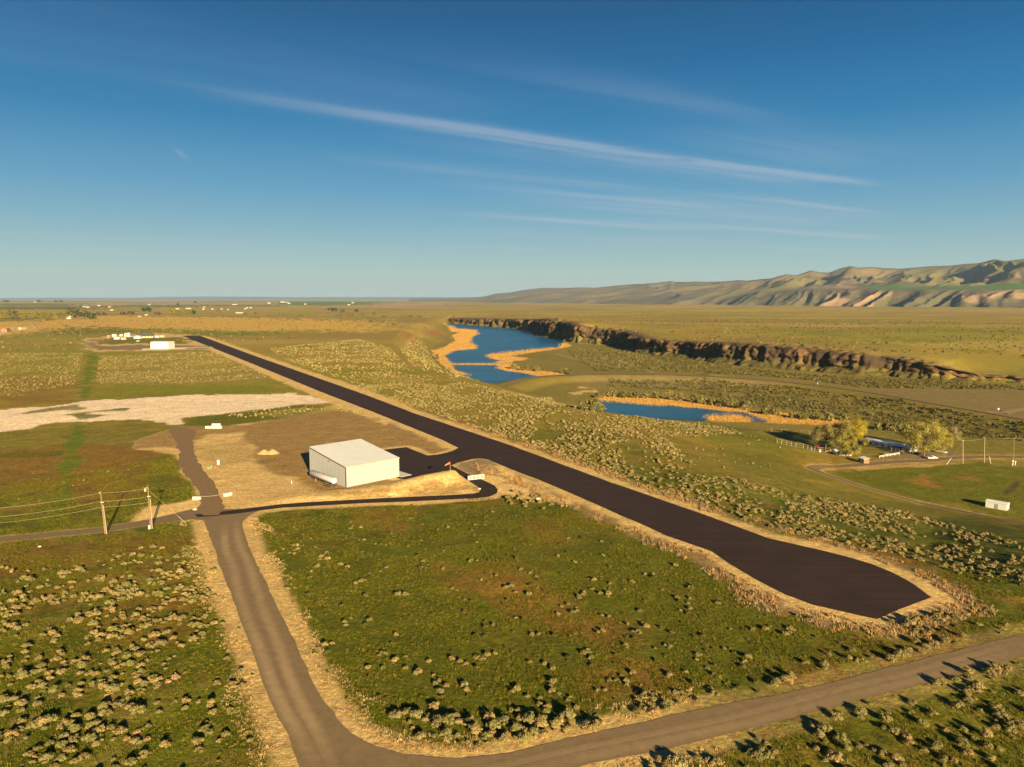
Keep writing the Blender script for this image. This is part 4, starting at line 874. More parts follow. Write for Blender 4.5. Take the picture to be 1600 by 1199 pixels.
# big hangar with a single-pitch roof, set square to the corner nearest the viewpoint
hang = empty('hangar', (cC[0], cC[1], 0), math.atan2(HE1[1], HE1[0]), 'large windowless cream steel hangar with pale single-pitch roof beside the runway', 'hangar')
zL, zH = 6.55, 9.45
b = MB(); b.face([(0, 0, 0), (HW, 0, 0), (HW, 0, zL), (0, 0, zL)]).build('wall', M_CREAM, hang)                      # low wall, towards the right
b = MB(); b.face([(0, HD, 0), (0, 0, 0), (0, 0, zL), (0, HD, zH)]).build('wall', M_CREAM, hang)
b = MB(); b.face([(HW, 0, 0), (HW, HD, 0), (HW, HD, zH), (HW, 0, zL)]).build('wall', M_CREAM, hang)
b = MB(); b.face([(HW, HD, 0), (0, HD, 0), (0, HD, zH), (HW, HD, zH)]).build('wall', M_CREAM, hang)
sl = (zH-zL)/HD
def roofz(y): return zL+sl*y
b = MB(); b.quadstrip([[(-.12, -.15, roofz(-.15)+.10), (HW+.12, -.15, roofz(-.15)+.10)], [(-.12, HD+.12, roofz(HD+.12)+.10), (HW+.12, HD+.12, roofz(HD+.12)+.10)]])
for i in range(34):                                                                                            # standing seams, part of the sheet
    x = i*HW/33; b.quadstrip([[(x-.03, -.15, roofz(-.15)+.15), (x+.03, -.15, roofz(-.15)+.15)], [(x-.03, HD+.1, roofz(HD+.1)+.15), (x+.03, HD+.1, roofz(HD+.1)+.15)]])
rf = b.build('roof', M_ROOF, hang)
b = MB(); b.quadstrip([[(-.14, -.16, roofz(-.16)-.22), (-.14, -.16, roofz(-.16)+.12)], [(-.14, HD+.12, roofz(HD)-.22), (-.14, HD+.12, roofz(HD)+.12)]]); b.build('rake_trim', M_DARK, rf)
b = MB(); b.box((HW/2, -.20, zL+.02), (HW+.3, .12, .16)); b.build('gutter', M_TAN, rf)
b = MB(); b.box((-.03, -.03, zL/2), (.22, .22, zL)); b.build('corner_trim', M_DARK, hang)
b = MB(); b.box((-.15, HD*.42, 7.0), (.3, .35, .25)).box((-.3, HD*.42, 6.9), (.12, .3, .18)); b.build('wall_lamp', M_DARK, hang)
b = MB()
for i in range(1, 24): b.box((HW*i/24, -.025, zL/2-.1), (.05, .05, zL-.4))
b.build('wall_ribs', M_CREAM, hang)
b = MB()
for i in range(1, 28): b.box((-.025, HD*i/28, (roofz(HD*i/28)-.3)/2), (.05, .05, roofz(HD*i/28)-.3))
b.build('wall_ribs', M_CREAM, hang)
b = MB(); b.box((HW+2.2, 3, .06), (4.4, 8, .12)); tag(b.build('concrete_apron', M_CONC), kind='structure').matrix_world = Matrix.Translation((cC[0], cC[1], 0)) @ Matrix.Rotation(math.atan2(HE1[1], HE1[0]), 4, 'Z')

# tanker trailer parked along the left wall
f0 = U(487.5, 748.5); r0 = U(524, 763); dv = r0-f0; TL = np.linalg.norm(dv); ta = math.atan2(dv[1], dv[0])
tk = empty('tanker_trailer', (f0[0], f0[1], 0), ta, 'white tanker semi-trailer with orange wheel hubs parked beside the cream hangar', 'trailer')
b = MB(); zc = 2.15; rr = .95
rows = []
for xx, k in ((.0, .55), (.12, .82), (.35, 1.0), (TL-.75, 1.0), (TL-.5, .95), (TL-.32, .6), (TL-.3, .02)):
    rows.append([(xx, math.cos(t)*rr*1.08*k, zc+math.sin(t)*rr*k+.12*(xx/TL)) for t in np.linspace(0, 2*math.pi, 25)])
b.quadstrip(rows); b.face(rows[0][:-1]); tank = b.build('tank', M_WHITE, tk, smooth=True)
b = MB(); b.box((TL*.5, 0, zc+rr+.12), (TL*.86, .5, .05)); [b.box((TL*.5, y, zc+rr+.28), (TL*.86, .05, .05)) for y in (-.3, .3)]; b.build('catwalk', M_STEEL, tank)
b = MB(); [b.cyl((TL*k, 0, zc+rr+.05), (TL*k, 0, zc+rr+.32), .28) for k in (.2, .42, .62, .8)]; b.build('hatch', M_STEEL, tank)
b = MB(); [b.box((TL*.5, y, 1.05), (TL*.9, .12, .25)) for y in (-.5, .5)]; b.box((TL*.93, 0, .95), (.15, 2.3, .5)); b.build('chassis', M_DARK, tk)
for x_ in (TL*.72, TL*.84):
    for y_ in (-1.0, 1.0):
        wv = MB().cyl((x_, y_-.25, .52), (x_, y_+.25, .52), .52, n=18).build('wheel', M_TYRE, tk); MB().cyl((x_, y_-.27, .52), (x_, y_+.27, .52), .27, n=14).build('hub', M_HUB, wv)
for y_ in (-.8, .8): MB().box((TL*.26, y_, .55), (.16, .16, 1.1)).box((TL*.26, y_, .05), (.35, .3, .1)).build('landing_leg', M_STEEL, tk)
for y_ in (-.9, .9): MB().box((TL*.935+.1, y_, .95), (.08, .35, .18)).build('tail_light', M_RED, tk)
for y_ in (-1.12, 1.12): MB().box((TL*.78, y_, 1.12), (2.6, .3, .06)).build('mudguard', M_STEEL, tk)

# windsock on the berm
p = G(703.5, 739.5); ws = empty('windsock', tuple(p), 0, 'orange windsock on a thin pale pole on top of the sand berm', 'windsock')
MB().cyl((0, 0, 0), (0, 0, 3.6), .07, .05).build('pole', M_PALEWOOD, ws)
b = MB(); rows = []
for i in range(8):
    t = i/7; c = Vector((-.1-1.55*t, -.5*t, 3.45-.75*t)); r_ = .42*(1-.45*t); rows.append([(c.x+r_*.25*math.sin(a), c.y+math.cos(a)*r_, c.z+math.sin(a)*r_) for a in np.linspace(0, 2*math.pi, 15)])
b.quadstrip(rows).build('sock', M_ORANGE, ws, smooth=True)
# gate across the paved drive
a_ = G(731.5, 751.2); c_ = G(756.2, 748.2); dv = (c_-a_)[:2]; gl = np.linalg.norm(dv)
gt = empty('gate', (a_[0], a_[1], a_[2]), math.atan2(dv[1], dv[0]), 'white framed gate of four grey mesh panels across the paved drive', 'gate')
for i in range(4):
    x0 = gl*i/4+.1; x1 = gl*(i+1)/4-.1; MB().box(((x0+x1)/2, 0, .85), (x1-x0, .03, 1.1)).build('panel', M_MESH, gt)
b = MB(); [b.box((gl*i/4, 0, .85), (.16, .1, 1.5)) for i in range(5)]; [b.box((gl/2, 0, z_), (gl+.1, .08, .14)) for z_ in (.2, 1.5)]; [b.box((gl/2, .0, z_), (gl, .05, .05)) for z_ in (.6, 1.05)]; b.build('frame', M_WHITE, gt)

# power poles with their cables
def cable(name, a, b, parent, sag=.6, r=.016, n=10, mat_=None):
    P_ = [Vector(a).lerp(Vector(b), i/n)-Vector((0, 0, sag*4*(i/n)*(1-i/n))) for i in range(n+1)]; m = MB()
    rows = [[(q.x+math.cos(t)*r, q.y+math.sin(t)*r*.5, q.z+math.sin(t)*r) for t in np.linspace(0, 2*math.pi, 5)] for q in P_]
    return m.quadstrip(rows).build(name, mat_ or M_WIRE, parent)
def ppole(u, v, ut, hgt, label, stub=None, arm=1.0, cluster=False, base=None, mat_=None):
    p = G(u, v) if base is None else np.array(base); t = empty('power_pole', tuple(p), 0, label, 'power pole', 'wooden power poles')
    k = p[1]*CT-(p[2]+hgt-CH)*ST; tx = (ut-800)/F*k-p[0]
    MB().cyl((0, 0, -.3), (tx, 0, hgt), .19, .13, 10).build('pole', mat_ or M_WOOD, t)
    if arm: MB().box((tx-.1, 0, hgt-.4), (.14, arm*2, .16)).build('crossarm', M_WOOD, t); [MB().cyl((tx-.1, y_, hgt-.32), (tx-.1, y_, hgt-.05), .07, .05, 8).build('insulator', M_WHITE, t) for y_ in (-arm*.9, 0.0, arm*.9)]
    if stub:
        x0, h2 = stub; MB().cyl((x0, -.25, -.3), (x0+tx*h2/hgt*1.25, -.25, h2), .13, .10, 10).build('bracing_pole', M_PALEWOOD, t)
        MB().box((x0*.3+tx*.75, -.1, h2+.7), (.9, .12, .12)).build('bracket', M_WHITE, t)
    if cluster:
        MB().cyl((tx-.75, 0, hgt-1.3), (tx-.75, 0, hgt-.5), .26, n=12).build('transformer', M_TAN, t); MB().box((tx-.6, 0, hgt-.3), (1.3, .1, .1)).build('bracket', M_WOOD, t)
    return t, p, tx
t1, p1, x1 = ppole(164.5, 834, 157, 11.1, 'left of the two tall brown power poles beside the side road', (.55, 7.6), 0.45)
t2, p2, x2 = ppole(235.5, 826, 231, 11.3, 'right of the two tall power poles, with a transformer, beside the side road', (.55, 8.0), 0.45, True)
MB().box((-.1, -.4, .5), (.45, .35, 1.0)).build('meter_box', M_WHITE, t2)
dv = p1-p2; p0 = p1+dv*4.2
for hh in (10.8, 8.6, 7.1): 
    cable('overhead_cable', (x2-.1, 0, hh), (p1[0]-p2[0]+x1-.1, p1[1]-p2[1], p1[2]-p2[2]+hh-.1), t2, .25); cable('overhead_cable', (x1-.1, 0, hh-.1), (p0[0]-p1[0], p0[1]-p1[1], hh+.3), t1, 1.6)
ga = G(290, 817); gw = cable('guy_wire', (x2, 0, 10.4), (ga[0]-p2[0], ga[1]-p2[1], ga[2]-p2[2]), t2, 0, .02)
g2 = Vector((ga[0]-p2[0], ga[1]-p2[1], ga[2]-p2[2])); g1_ = g2.lerp(Vector((x2, 0, 10.4)), .20); MB().cyl(g2, g1_, .07).build('guy_guard', M_PALEWOOD, gw)

def block(name, u0, u1, v, h, d, m_, label, cat, group=None, top=None, rz=None, dy=0.0):
    a = G(u0, v); c = G(u1, v if top is None else top); L = math.hypot(c[0]-a[0], c[1]-a[1])
    o = MB().box((0, 0, h/2), (L, d, h)).bevel(min(.06, h*.08)).build(name, m_); o.location = ((a[0]+c[0])/2, (a[1]+c[1])/2+d/2+dy, a[2]); o.rotation_euler = (0, 0, math.atan2(c[1]-a[1], c[0]-a[0]) if rz is None else rz)
    return tag(o, label, cat, group)
block('concrete_barrier', 300.5, 313, 781.5, .95, .8, M_CONC, 'white concrete block on the left side of the chained dirt road entrance', 'barrier', 'white blocks holding the chain')
block('concrete_barrier', 349, 361, 777, .95, .8, M_CONC, 'white concrete block on the right side of the chained dirt road entrance', 'barrier', 'white blocks holding the chain', top=774)
a = G(313, 780); c = G(349, 776); o = cable('chain', (0, 0, .8), (c[0]-a[0], c[1]-a[1], .8), None, .25, .035); o.location = tuple(a); tag(o, 'thin chain hung between two white blocks across the dirt road', 'chain')
for i in range(6):
    block('storage_crate', 320.6+4.25*i, 324.6+4.25*i, 670, 1.15, 1.2, M_CONC, 'white block in the bottom row of the stack at the back of the pad', 'block', 'white blocks in the bottom row of the stack')
for i in range(3):
    o = block('storage_crate', 331+4.4*i, 335.1+4.4*i, 670, 1.15, 1.2, M_CONC, ('left', 'middle', 'right')[i]+' one of three white blocks stacked on the bottom row', 'block', 'white blocks on top of the stack'); o.location.z += 1.16
p = G(341.5, 728); t = empty('utility_cabinet', tuple(p), .25, 'tall narrow white cabinet on posts standing alone on the graded pad', 'cabinet')
MB().box((0, 0, 1.35), (.8, .6, 1.6)).bevel(.03).build('cabinet_body', M_WHITE, t); MB().box((.42, 0, 1.3), (.05, .45, 1.2)).build('side_panel', M_DARK, t)
for x_ in (-.3, .3): MB().box((x_, 0, .3), (.1, .1, .6)).build('leg', M_STEEL, t)
p = G(326.5, 732); t = empty('ground_box', tuple(p), .2, 'low green utility box with a white marker post on the graded pad', 'utility box')
MB().box((0, 0, .4), (.95, .8, .8)).bevel(.04).build('box_body', M_GREEN, t); MB().cyl((.75, 0, 0), (.75, 0, 1.0), .08).build('marker_post', M_WHITE, t)
p = G(335.5, 731.5); o = MB().cyl((0, 0, 0), (0, 0, .55), .35).box((.3, 0, .2), (.4, .3, .4)).build('valve_box', M_BROWN); o.location = tuple(p); tag(o, 'small rusty valve box between the green box and the white cabinet', 'valve box')
p = G(455.5, 756); o = MB().cyl((0, 0, 0), (0, 0, .9), .16, .14).ball((0, 0, .9), .15).build('bollard', M_CONC); o.location = tuple(p); tag(o, 'small white post at the lower left edge of the hangar pad', 'bollard')
def heap(name, u, v, L, D_, h, humps, m_, label, cat, seed=0):
    p = G(u, v); nx, ny = 40, 24; X, Y = np.meshgrid(np.linspace(-1, 1, nx), np.linspace(-1, 1, ny), indexing='ij'); z = np.zeros(X.shape)
    for hx, hw, hh in humps: z = np.maximum(z, hh*np.clip(1-np.hypot((X-hx)/hw, Y), 0, 1)**.85)
    z = z*h+(vnoise(X*6+9, Y*6+seed, 3)-.5)*.22*(z > .02)-.05; idx = np.arange(nx*ny).reshape(nx, ny)
    f = np.stack([idx[:-1, :-1], idx[1:, :-1], idx[1:, 1:], idx[:-1, 1:]], -1).reshape(-1, 4)
    o = mesh_np(name, np.column_stack([(X*L/2).ravel(), (Y*D_/2).ravel(), z.ravel()]), f, m_, smooth=True); o.location = (p[0], p[1]+D_/2, p[2]); return tag(o, label, cat)
heap('gravel_pile', 416, 711, 9, 5.5, 1.9, [(-.4, .62, .9), (.35, .6, 1.0), (0, .8, .6)], M_PILE, 'pale two-humped pile of crushed rock on the brown pad behind the hangar', 'rock pile')
for u, v, s_, lb in ((62, 855, .35, 'lone white stone in the grass at the left, below the side road'), (304.5, 797, .5, 'flat white stone lying where the dirt road meets the side road'), (841, 780, .6, 'white stone beside the sage clump between drive and runway'), (749, 764.5, .4, 'white stone at the tip of the sand berm inside the drive bend')):
    p = G(u, v); o = MB().ball((0, 0, .15), s_, (1.3, .9, .55)).build('stone', M_CONC); o.location = tuple(p); tag(o, lb, 'stone')

# ------------------------------------------------------------------ small buildings and vehicles
def building(name, a, c, depth, wall, roof, wm, rm, label, cat, group=None, ov=.3, gable='x', windows=0, door=False, single=False):
    """a, c: near ground corners in plan; the building extends away from the viewpoint by depth"""
    a = np.asarray(a); c = np.asarray(c); dv = (c-a)[:2]; L = np.linalg.norm(dv); t = empty(name, (a[0], a[1], min(a[2], c[2])-.05), math.atan2(dv[1], dv[0]), label, cat, group); D_ = depth
    b = MB().box((L/2, D_/2, wall/2), (L, D_, wall))
    if gable == 'x' and not single:
        for x_ in (0, L): b.face([(x_, 0, wall), (x_, D_, wall), (x_, D_/2, wall+roof)])
    if gable == 'y' and not single:
        for y_ in (0, D_): b.face([(0, y_, wall), (L, y_, wall), (L/2, y_, wall+roof)])
    b.build('wall', wm, t); b = MB(); th = .09; e = .02
    if single:
        P_ = [(-ov, -ov, wall+e), (L+ov, -ov, wall+e), (L+ov, D_+ov, wall+roof), (-ov, D_+ov, wall+roof)]; b.face(P_); b.face([(q[0], q[1], q[2]+th) for q in P_])
        for i in range(4): q, r_ = P_[i], P_[(i+1) % 4]; b.face([q, r_, (r_[0], r_[1], r_[2]+th), (q[0], q[1], q[2]+th)])
    elif gable == 'x':
        k = roof/(D_/2)
        for s_ in (0, 1):
            y0, y1 = (-ov, D_/2) if s_ == 0 else (D_+ov, D_/2); P_ = [(-ov, y0, wall-ov*k+e), (L+ov, y0, wall-ov*k+e), (L+ov, y1, wall+roof+e), (-ov, y1, wall+roof+e)]; b.face(P_); b.face([(q[0], q[1], q[2]+th) for q in P_])
            for i in (0, 1, 3): q, r_ = P_[i], P_[(i+1) % 4]; b.face([q, r_, (r_[0], r_[1], r_[2]+th), (q[0], q[1], q[2]+th)])
    else:
        k = roof/(L/2)
        for s_ in (0, 1):
            x0, x1_ = (-ov, L/2) if s_ == 0 else (L+ov, L/2); P_ = [(x0, -ov, wall-ov*k+e), (x0, D_+ov, wall-ov*k+e), (x1_, D_+ov, wall+roof+e), (x1_, -ov, wall+roof+e)]; b.face(P_); b.face([(q[0], q[1], q[2]+th) for q in P_])
            for i in (0, 1, 3): q, r_ = P_[i], P_[(i+1) % 4]; b.face([q, r_, (r_[0], r_[1], r_[2]+th), (q[0], q[1], q[2]+th)])
    b.build('roof', rm, t)
    for i in range(windows):
        x_ = L*(i+.5)/windows; MB().box((x_, -.02, wall*.58), (1.2, .06, .95)).build('window', M_GLASS, t)
    if door: MB().box((L*.52, -.03, wall*.42), (1.1, .07, wall*.84)).build('door', M_WHITE if wm != M_WHITE else M_STEEL, t)
    return t
def car(u, v, rz, body, label, kind='car', L=4.6, group=None):
    p = G(u, v); t = empty('pickup_truck' if kind == 'truck' else 'car', tuple(p), rz, label, 'truck' if kind == 'truck' else 'car', group); Wd = 1.85
    prof = [(-L/2, .45), (-L/2, .95), (-L*.30, 1.05), (-L*.20, 1.5), (L*.20, 1.55), (L*.34, 1.02), (L/2, .9), (L/2, .45)] if kind == 'car' else [(-L/2, .5), (-L/2, 1.1), (-L*.08, 1.1), (-L*.05, 1.75), (L*.16, 1.78), (L*.26, 1.15), (L/2, 1.05), (L/2, .5)]
    b = MB(); a = [b.bm.verts.new((x_, -Wd/2, z_)) for x_, z_ in prof]; c = [b.bm.verts.new((x_, Wd/2, z_)) for x_, z_ in prof]; b.bm.faces.new(a); b.bm.faces.new(c[::-1])
    for i in range(len(prof)): b.bm.faces.new((a[i], c[i], c[(i+1) % len(prof)], a[(i+1) % len(prof)]))
    b.bevel(.05).build('body', body, t)
    for y_ in (-Wd/2-.01, Wd/2+.01): MB().box((.02*L, y_, 1.27 if kind == 'car' else 1.42), (L*.32 if kind == 'car' else L*.17, .03, .32)).build('window', M_GLASS, t)
    for x_ in (-L*.31, L*.31):
        for y_ in (-Wd*.45, Wd*.45): MB().cyl((x_, y_-.12, .34), (x_, y_+.12, .34), .34, n=14).build('wheel', M_TYRE, t)
    for y_ in (-.65, .65): MB().box((L/2+.01, y_, .78), (.05, .3, .16)).build('headlight', M_WHITE, t)
    return t
# homestead
building('mobile_home', G(1347, 694.5), G(1421.5, 708.5), 7.5, 2.9, .8, M_SIDE, M_BLUER, 'long grey-green mobile home with pale blue metal roof between the willow trees', 'mobile home', windows=8, door=True)
a = G(1393, 704); t = empty('porch', tuple(a), -.55, 'dark covered porch with pale posts in front of the mobile home', 'porch')
MB().box((3, -1.2, 2.45), (6.4, 2.6, .15)).build('porch_roof', M_DARK, t)
for x_ in (.2, 2.1, 4.0, 5.8): MB().box((x_, -2.35, 1.2), (.16, .16, 2.4)).build('post', M_PALEWOOD, t)
building('shed', G(1341.3, 721.5), G(1349.6, 724.8), 2.9, 2.3, .5, M_BROWN, M_BLUER, 'small square brown shed with a metal lean-to roof beside the driveway', 'shed', single=True, door=True)
building('shed', G(1539.5, 792.5), G(1572.5, 798.5), 4.2, 2.5, .45, M_WHITE, M_ROOF, 'long low white shed with grey metal roof alone in the green paddock', 'shed', gable='x', door=True, ov=.15)
car(1456, 717.5, .1, M_WHITE, 'white pickup truck parked on the gravel below the right-hand willow', 'truck', 5.4)
car(1434, 710.5, 1.5, M_NAVY, 'dark blue car parked between mobile home and willow tree', 'car', 4.6)
p = G(1470, 708.5); t = empty('boat_trailer', tuple(p), -.7, 'white boat on a trailer parked right of the big willow', 'boat trailer'); b = MB()
b.quadstrip([[(x_, y_*k, z_) for y_, z_ in ((-1, 1.2), (-.75, .7), (0, .5), (.75, .7), (1, 1.2))] for x_, k in ((-2.6, .85), (-1, 1), (1, .9), (2.2, .5), (3, .05))]).build('hull', M_WHITE, t)
for y_ in (-.8, .8): MB().cyl((-.5, y_-.1, .3), (-.5, y_+.1, .3), .3).build('wheel', M_TYRE, t)
building('lean_to', G(1279, 704), G(1291, 705.5), 3.4, 1.9, .5, M_DARK, M_RED, 'low dark lean-to with a red roof behind the pen fence', 'shed', single=True)
for name, u, v, r_, h_, m_, lb, cat in (('barrel', 1267.5, 703.5, .45, 1.7, M_BLUE, 'bright blue plastic barrel standing at the pen fence', 'barrel'), ('hay_bale', 1280.5, 706.5, .75, 1.4, M_TAN, 'round tan hay bale in front of the red roof', 'hay bale')):
    p = G(u, v); o = MB().cyl((0, 0, 0), (0, 0, h_), r_, r_*.97, 18).bevel(.05).build(name, m_); o.location = tuple(p); tag(o, lb, cat)
block('crate', 1291, 1300, 706, 1.3, 1.6, M_TAN, 'orange wooden crates left of the cream tank', 'crate', top=707)
p = G(1305.5, 707); t = empty('storage_tank', tuple(p), 0, 'cream domed storage tank under the left willow', 'tank'); MB().cyl((0, 0, 0), (0, 0, 1.3), 1.6, n=20).build('tank_wall', M_WHITE, t); MB().ball((0, 0, 1.3), 1.6, (1, 1, .5), 18).build('dome', M_ROOF, t, True)
p = G(1313, 711.5); t = empty('water_trough', tuple(p), -.3, 'dark grey water trough in front of the cream tank', 'trough'); MB().box((0, 0, .35), (4.6, 1.6, .7)).bevel(.08).build('basin', M_SIDE, t); MB().box((0, 0, .72), (4.2, 1.2, .03)).build('water', M_GLASS, t)
block('concrete_block', 1323, 1331, 712, 1.2, 1.3, M_CONC, 'pale concrete block right of the dark trough', 'concrete block', top=713)
def rail_fence(pts, label, hgt=1.3, rails=2, m_=M_PALEWOOD, solid=False, name='fence'):
    Q = [G(a, b) for a, b in pts]; o = Q[0]; t = empty(name, tuple(o), 0, label, 'fence')
    for q in Q: MB().box((q[0]-o[0], q[1]-o[1], q[2]-o[2]+hgt/2), (.16, .16, hgt)).build('post', m_, t)
    for r_ in range(rails):
        z_ = hgt*(.95-.42*r_); b = MB()
        for q, q2 in zip(Q, Q[1:]): b.cyl((q[0]-o[0], q[1]-o[1], q[2]-o[2]+z_), (q2[0]-o[0], q2[1]-o[1], q2[2]-o[2]+z_), .05 if not solid else .13, n=6)
        b.build('rail', m_, t)
    return t
rail_fence([(1214, 693), (1221, 694.5), (1229, 696), (1236, 697.5), (1243.5, 699), (1255, 701), (1262, 703), (1273, 705.5), (1290, 707)], 'tall post and wire pen fence running left from the red roof', 2.6, 3)
rail_fence([(1205, 675), (1221, 676.5), (1235, 677), (1251, 678), (1265, 679)], 'sparse row of pale posts in the meadow behind the pen fence', 2.2, 1)
rail_fence([(1374, 716), (1380, 715), (1386, 714), (1392, 713), (1398, 712), (1405, 711)], 'white rail fence in front of the mobile home', 1.3, 2, M_WHITE, True)
p = G(1387, 712); t = empty('table', tuple(p), .3, 'round tan table behind the white rail fence', 'table'); MB().cyl((0, 0, .95), (0, 0, 1.05), 1.7, n=18).build('tabletop', M_TAN, t); MB().cyl((0, 0, 0), (0, 0, .95), .15).build('leg', M_TAN, t)
for u, v in ((1414.5, 709.5), (1418.5, 710)): pass
t3, p3, x3 = ppole(1503, 725, 1503.5, 12.2, 'leftmost of three power poles beside the driveway, a pale doubled pole', (.6, 11.5), .9)
t4, p4, x4 = ppole(1538, 723.5, 1538.5, 13.4, 'middle of three power poles beside the driveway', None, .9, mat_=M_PALEWOOD)
t5, p5, x5 = ppole(1583.5, 718, 1584.5, 11.6, 'rightmost and thinnest of three power poles beside the driveway', None, .5)
for ta_, pa, tb, pb, h1, h2 in ((t3, p3, t4, p4, 12, 13.2), (t4, p4, t5, p5, 13.2, 11.4)): cable('overhead_cable', (0, 0, h1), (pb[0]-pa[0], pb[1]-pa[1], pb[2]-pa[2]+h2), ta_, .4, .02)
cable('overhead_cable', (0, 0, 11.4), (60, -8, 12), t5, .8, .02)
for t_, p_, u, v, h_ in ((t3, p3, 1479, 726, 11.5), (t4, p4, 1548, 724.5, 12.5)):
    g = G(u, v)-p_; w_ = cable('guy_wire', (0, 0, h_), tuple(g), t_, 0, .015); MB().cyl(tuple(g), tuple(Vector(g).lerp(Vector((0, 0, h_)), .27)), .10).build('guy_guard', M_WHITE, w_)
for u, v, h_, lb in ((1582, 728, 2.6, 'taller of two white marker posts at the right end of the driveway'), (1586, 727, 1.8, 'shorter of two white marker posts at the right end of the driveway')):
    p = G(u, v); o = MB().cyl((0, 0, 0), (0, 0, h_), .22, .2).box((0, 0, h_), (.6, .5, .5)).build('marker_post', M_WHITE); o.location = tuple(p); tag(o, lb, 'post')
for u, v, m_, lb in ((1560, 642.5, M_WHITE, 'small white sign beside the valley road junction'), (1277.5, 602, M_BLUE, 'small blue and white sign below the cliff beside the valley road')):
    p = G(u, v); t = empty('road_sign', tuple(p), 0, lb, 'sign'); MB().box((0, 0, 1.6), (1.1, .08, 1.2)).build('sign_board', m_, t); MB().box((0, .08, .8), (.12, .1, 1.6)).build('sign_post', M_STEEL, t)
# low stone dyke across the inlet
a, c = U(690, 570.5, ZF), U(802, 570.5, ZF); dv = c-a; L = np.linalg.norm(dv); b = MB(); n = 60; rng = np.random.default_rng(5); rows = []
for i in range(n+1):
    k = i/n; h_ = 2.4+rng.random()*.4; x_ = L*k; j = (rng.random()-.5)*.8; rows.append([(x_, -3.2+j, 0), (x_, -2.0+j, h_*.75), (x_, -1.3, h_), (x_, 1.3, h_), (x_, 3, 0)])
o = b.quadstrip(rows).build('dyke', mat('dyke_stone', (.17, .115, .055), .95, .45, .25)); o.location = (a[0], a[1], ZF); o.rotation_euler = (0, 0, math.atan2(dv[1], dv[0])); tag(o, kind='structure')

# hangar and farmyard at the far end of the runway
p = G(235.5, 545.3); q = G(265, 545); t = empty('hangar', tuple(p), 0, 'white arched-roof hangar at the far end of the runway', 'hangar'); L = q[0]-p[0]; b = MB(); D_ = 17.0
prof = [(0, 0), (0, 7.0), (1.5, 8.3), (5, 8.7), (D_-5, 8.7), (D_-1.5, 8.3), (D_, 7.0), (D_, 0)]
MB().box((L/2, D_/2, 3.45), (L, D_, 6.9)).build('wall', M_WHITE, t); b = MB(); b.quadstrip([[(x_, y_, z_) for y_, z_ in prof[1:-1]] for x_ in (-.2, L+.2)])
for x_ in (-.2, L+.2): b.face([(x_, y_, z_) for y_, z_ in prof[1:-1]])
b.build('roof', M_WHITE, t)
for i in range(4): MB().box((L*(.17+.22*i), -.03, 6.1), (1.3, .08, .8)).build('window', M_GLASS, t)
building('house', G(214, 528.5), G(239.5, 528), 12, 3.0, 3.4, M_TAN, M_SHINGLE, 'farmhouse with dark roof and pale walls beyond the far hangar', 'house', windows=5, ov=.6)
building('garage', G(209, 529.5), G(219, 529.5), 7, 2.8, 1.8, M_WHITE, M_ROOF, 'white garage in front of the left end of the far farmhouse', 'garage', gable='y')
yard = [(167, 172, 528.5, M_BROWN, 'brown wooden shed at the left end of the far farmyard', 3.2), (175, 181, 526, M_WHITE, 'long white trailer at the back left of the far farmyard', 3), (178, 186, 530.5, M_WHITE, 'white box trailer at the front left of the far farmyard', 3), (187, 191, 525.5, M_WHITE, 'small white trailer at the back of the far farmyard', 2.6),
        (189, 196, 531, M_TAN, 'tan trailer at the front middle of the far farmyard', 2.4), (194.5, 197, 526.5, M_WHITE, 'tall narrow white tank behind the tan trailer', 5), (199, 202, 526.5, M_WHITE, 'tall white silo left of the far farmhouse', 6), (203, 207.5, 529, M_DARK, 'dark trailer left of the far farmhouse', 2.6), (242, 248, 527.5, M_WHITE, 'white trailer right of the far farmhouse', 2.2), (250, 256, 527, M_TAN, 'low tan trailer beyond the far farmhouse', 1.8)]
for u0, u1, v, m_, lb, h_ in yard: building('yard_shed' if m_ == M_BROWN else ('silo' if h_ > 4 else 'trailer'), G(u0, v), G(u1, v), 3.2, h_, .5, m_, M_ROOF if m_ != M_WHITE else M_WHITE, lb, 'shed' if m_ == M_BROWN else ('silo' if h_ > 4 else 'trailer'), ov=.1)
car(215.5, 534, .2, M_WHITE, 'white car on the grass before the far farmhouse'); car(238.5, 530, 1.2, M_NAVY, 'dark car beside the far farmhouse')
sheet('far_yard', poly([(-60,524),(0,525),(14,519),(45,516),(70,511),(48,510.5),(0,512),(-60,513)]), .05, m_grav, (.62, .43, .2), edge=2)
building('barn', G(11, 519), G(16.5, 518.5), 9, 5.4, 1.2, M_BROWN, M_BROWN, 'dark brown block-like barn at the left edge of the photo', 'barn')
building('trailer', G(33, 515), G(41, 514.5), 5, 3.6, .5, M_TAN, M_TAN, 'tan trailer on the pale track right of the dark brown barn', 'trailer')
building('house', G(104, 498.6), G(111, 498.6), 10, 4.5, 4, M_WHITE, M_WHITE, 'white farmhouse at the foot of the tall dark green trees', 'house')
FARM = [(53,55,472.7),(129,133,480),(134,139,481),(152,156,478.5),(169,172,480.5),(172,176,485.5),(231,234,477),(317,320,480.5),(316,319,483.8),(330,333,483.8),(344,347,484),(355,357,484.5),(368,379,489.8),(381,384,483.5),(384,387,482),(390,393,481.8),(363,370,476.8),(274,279,483.5),(290,298,483),(450,453,475),
        (475,478,476),(418,422,474.5),(447,450,473.5),(543,547,477),(549,553,474),(438,445,473),(226,230,493),(216,219,495.5)]
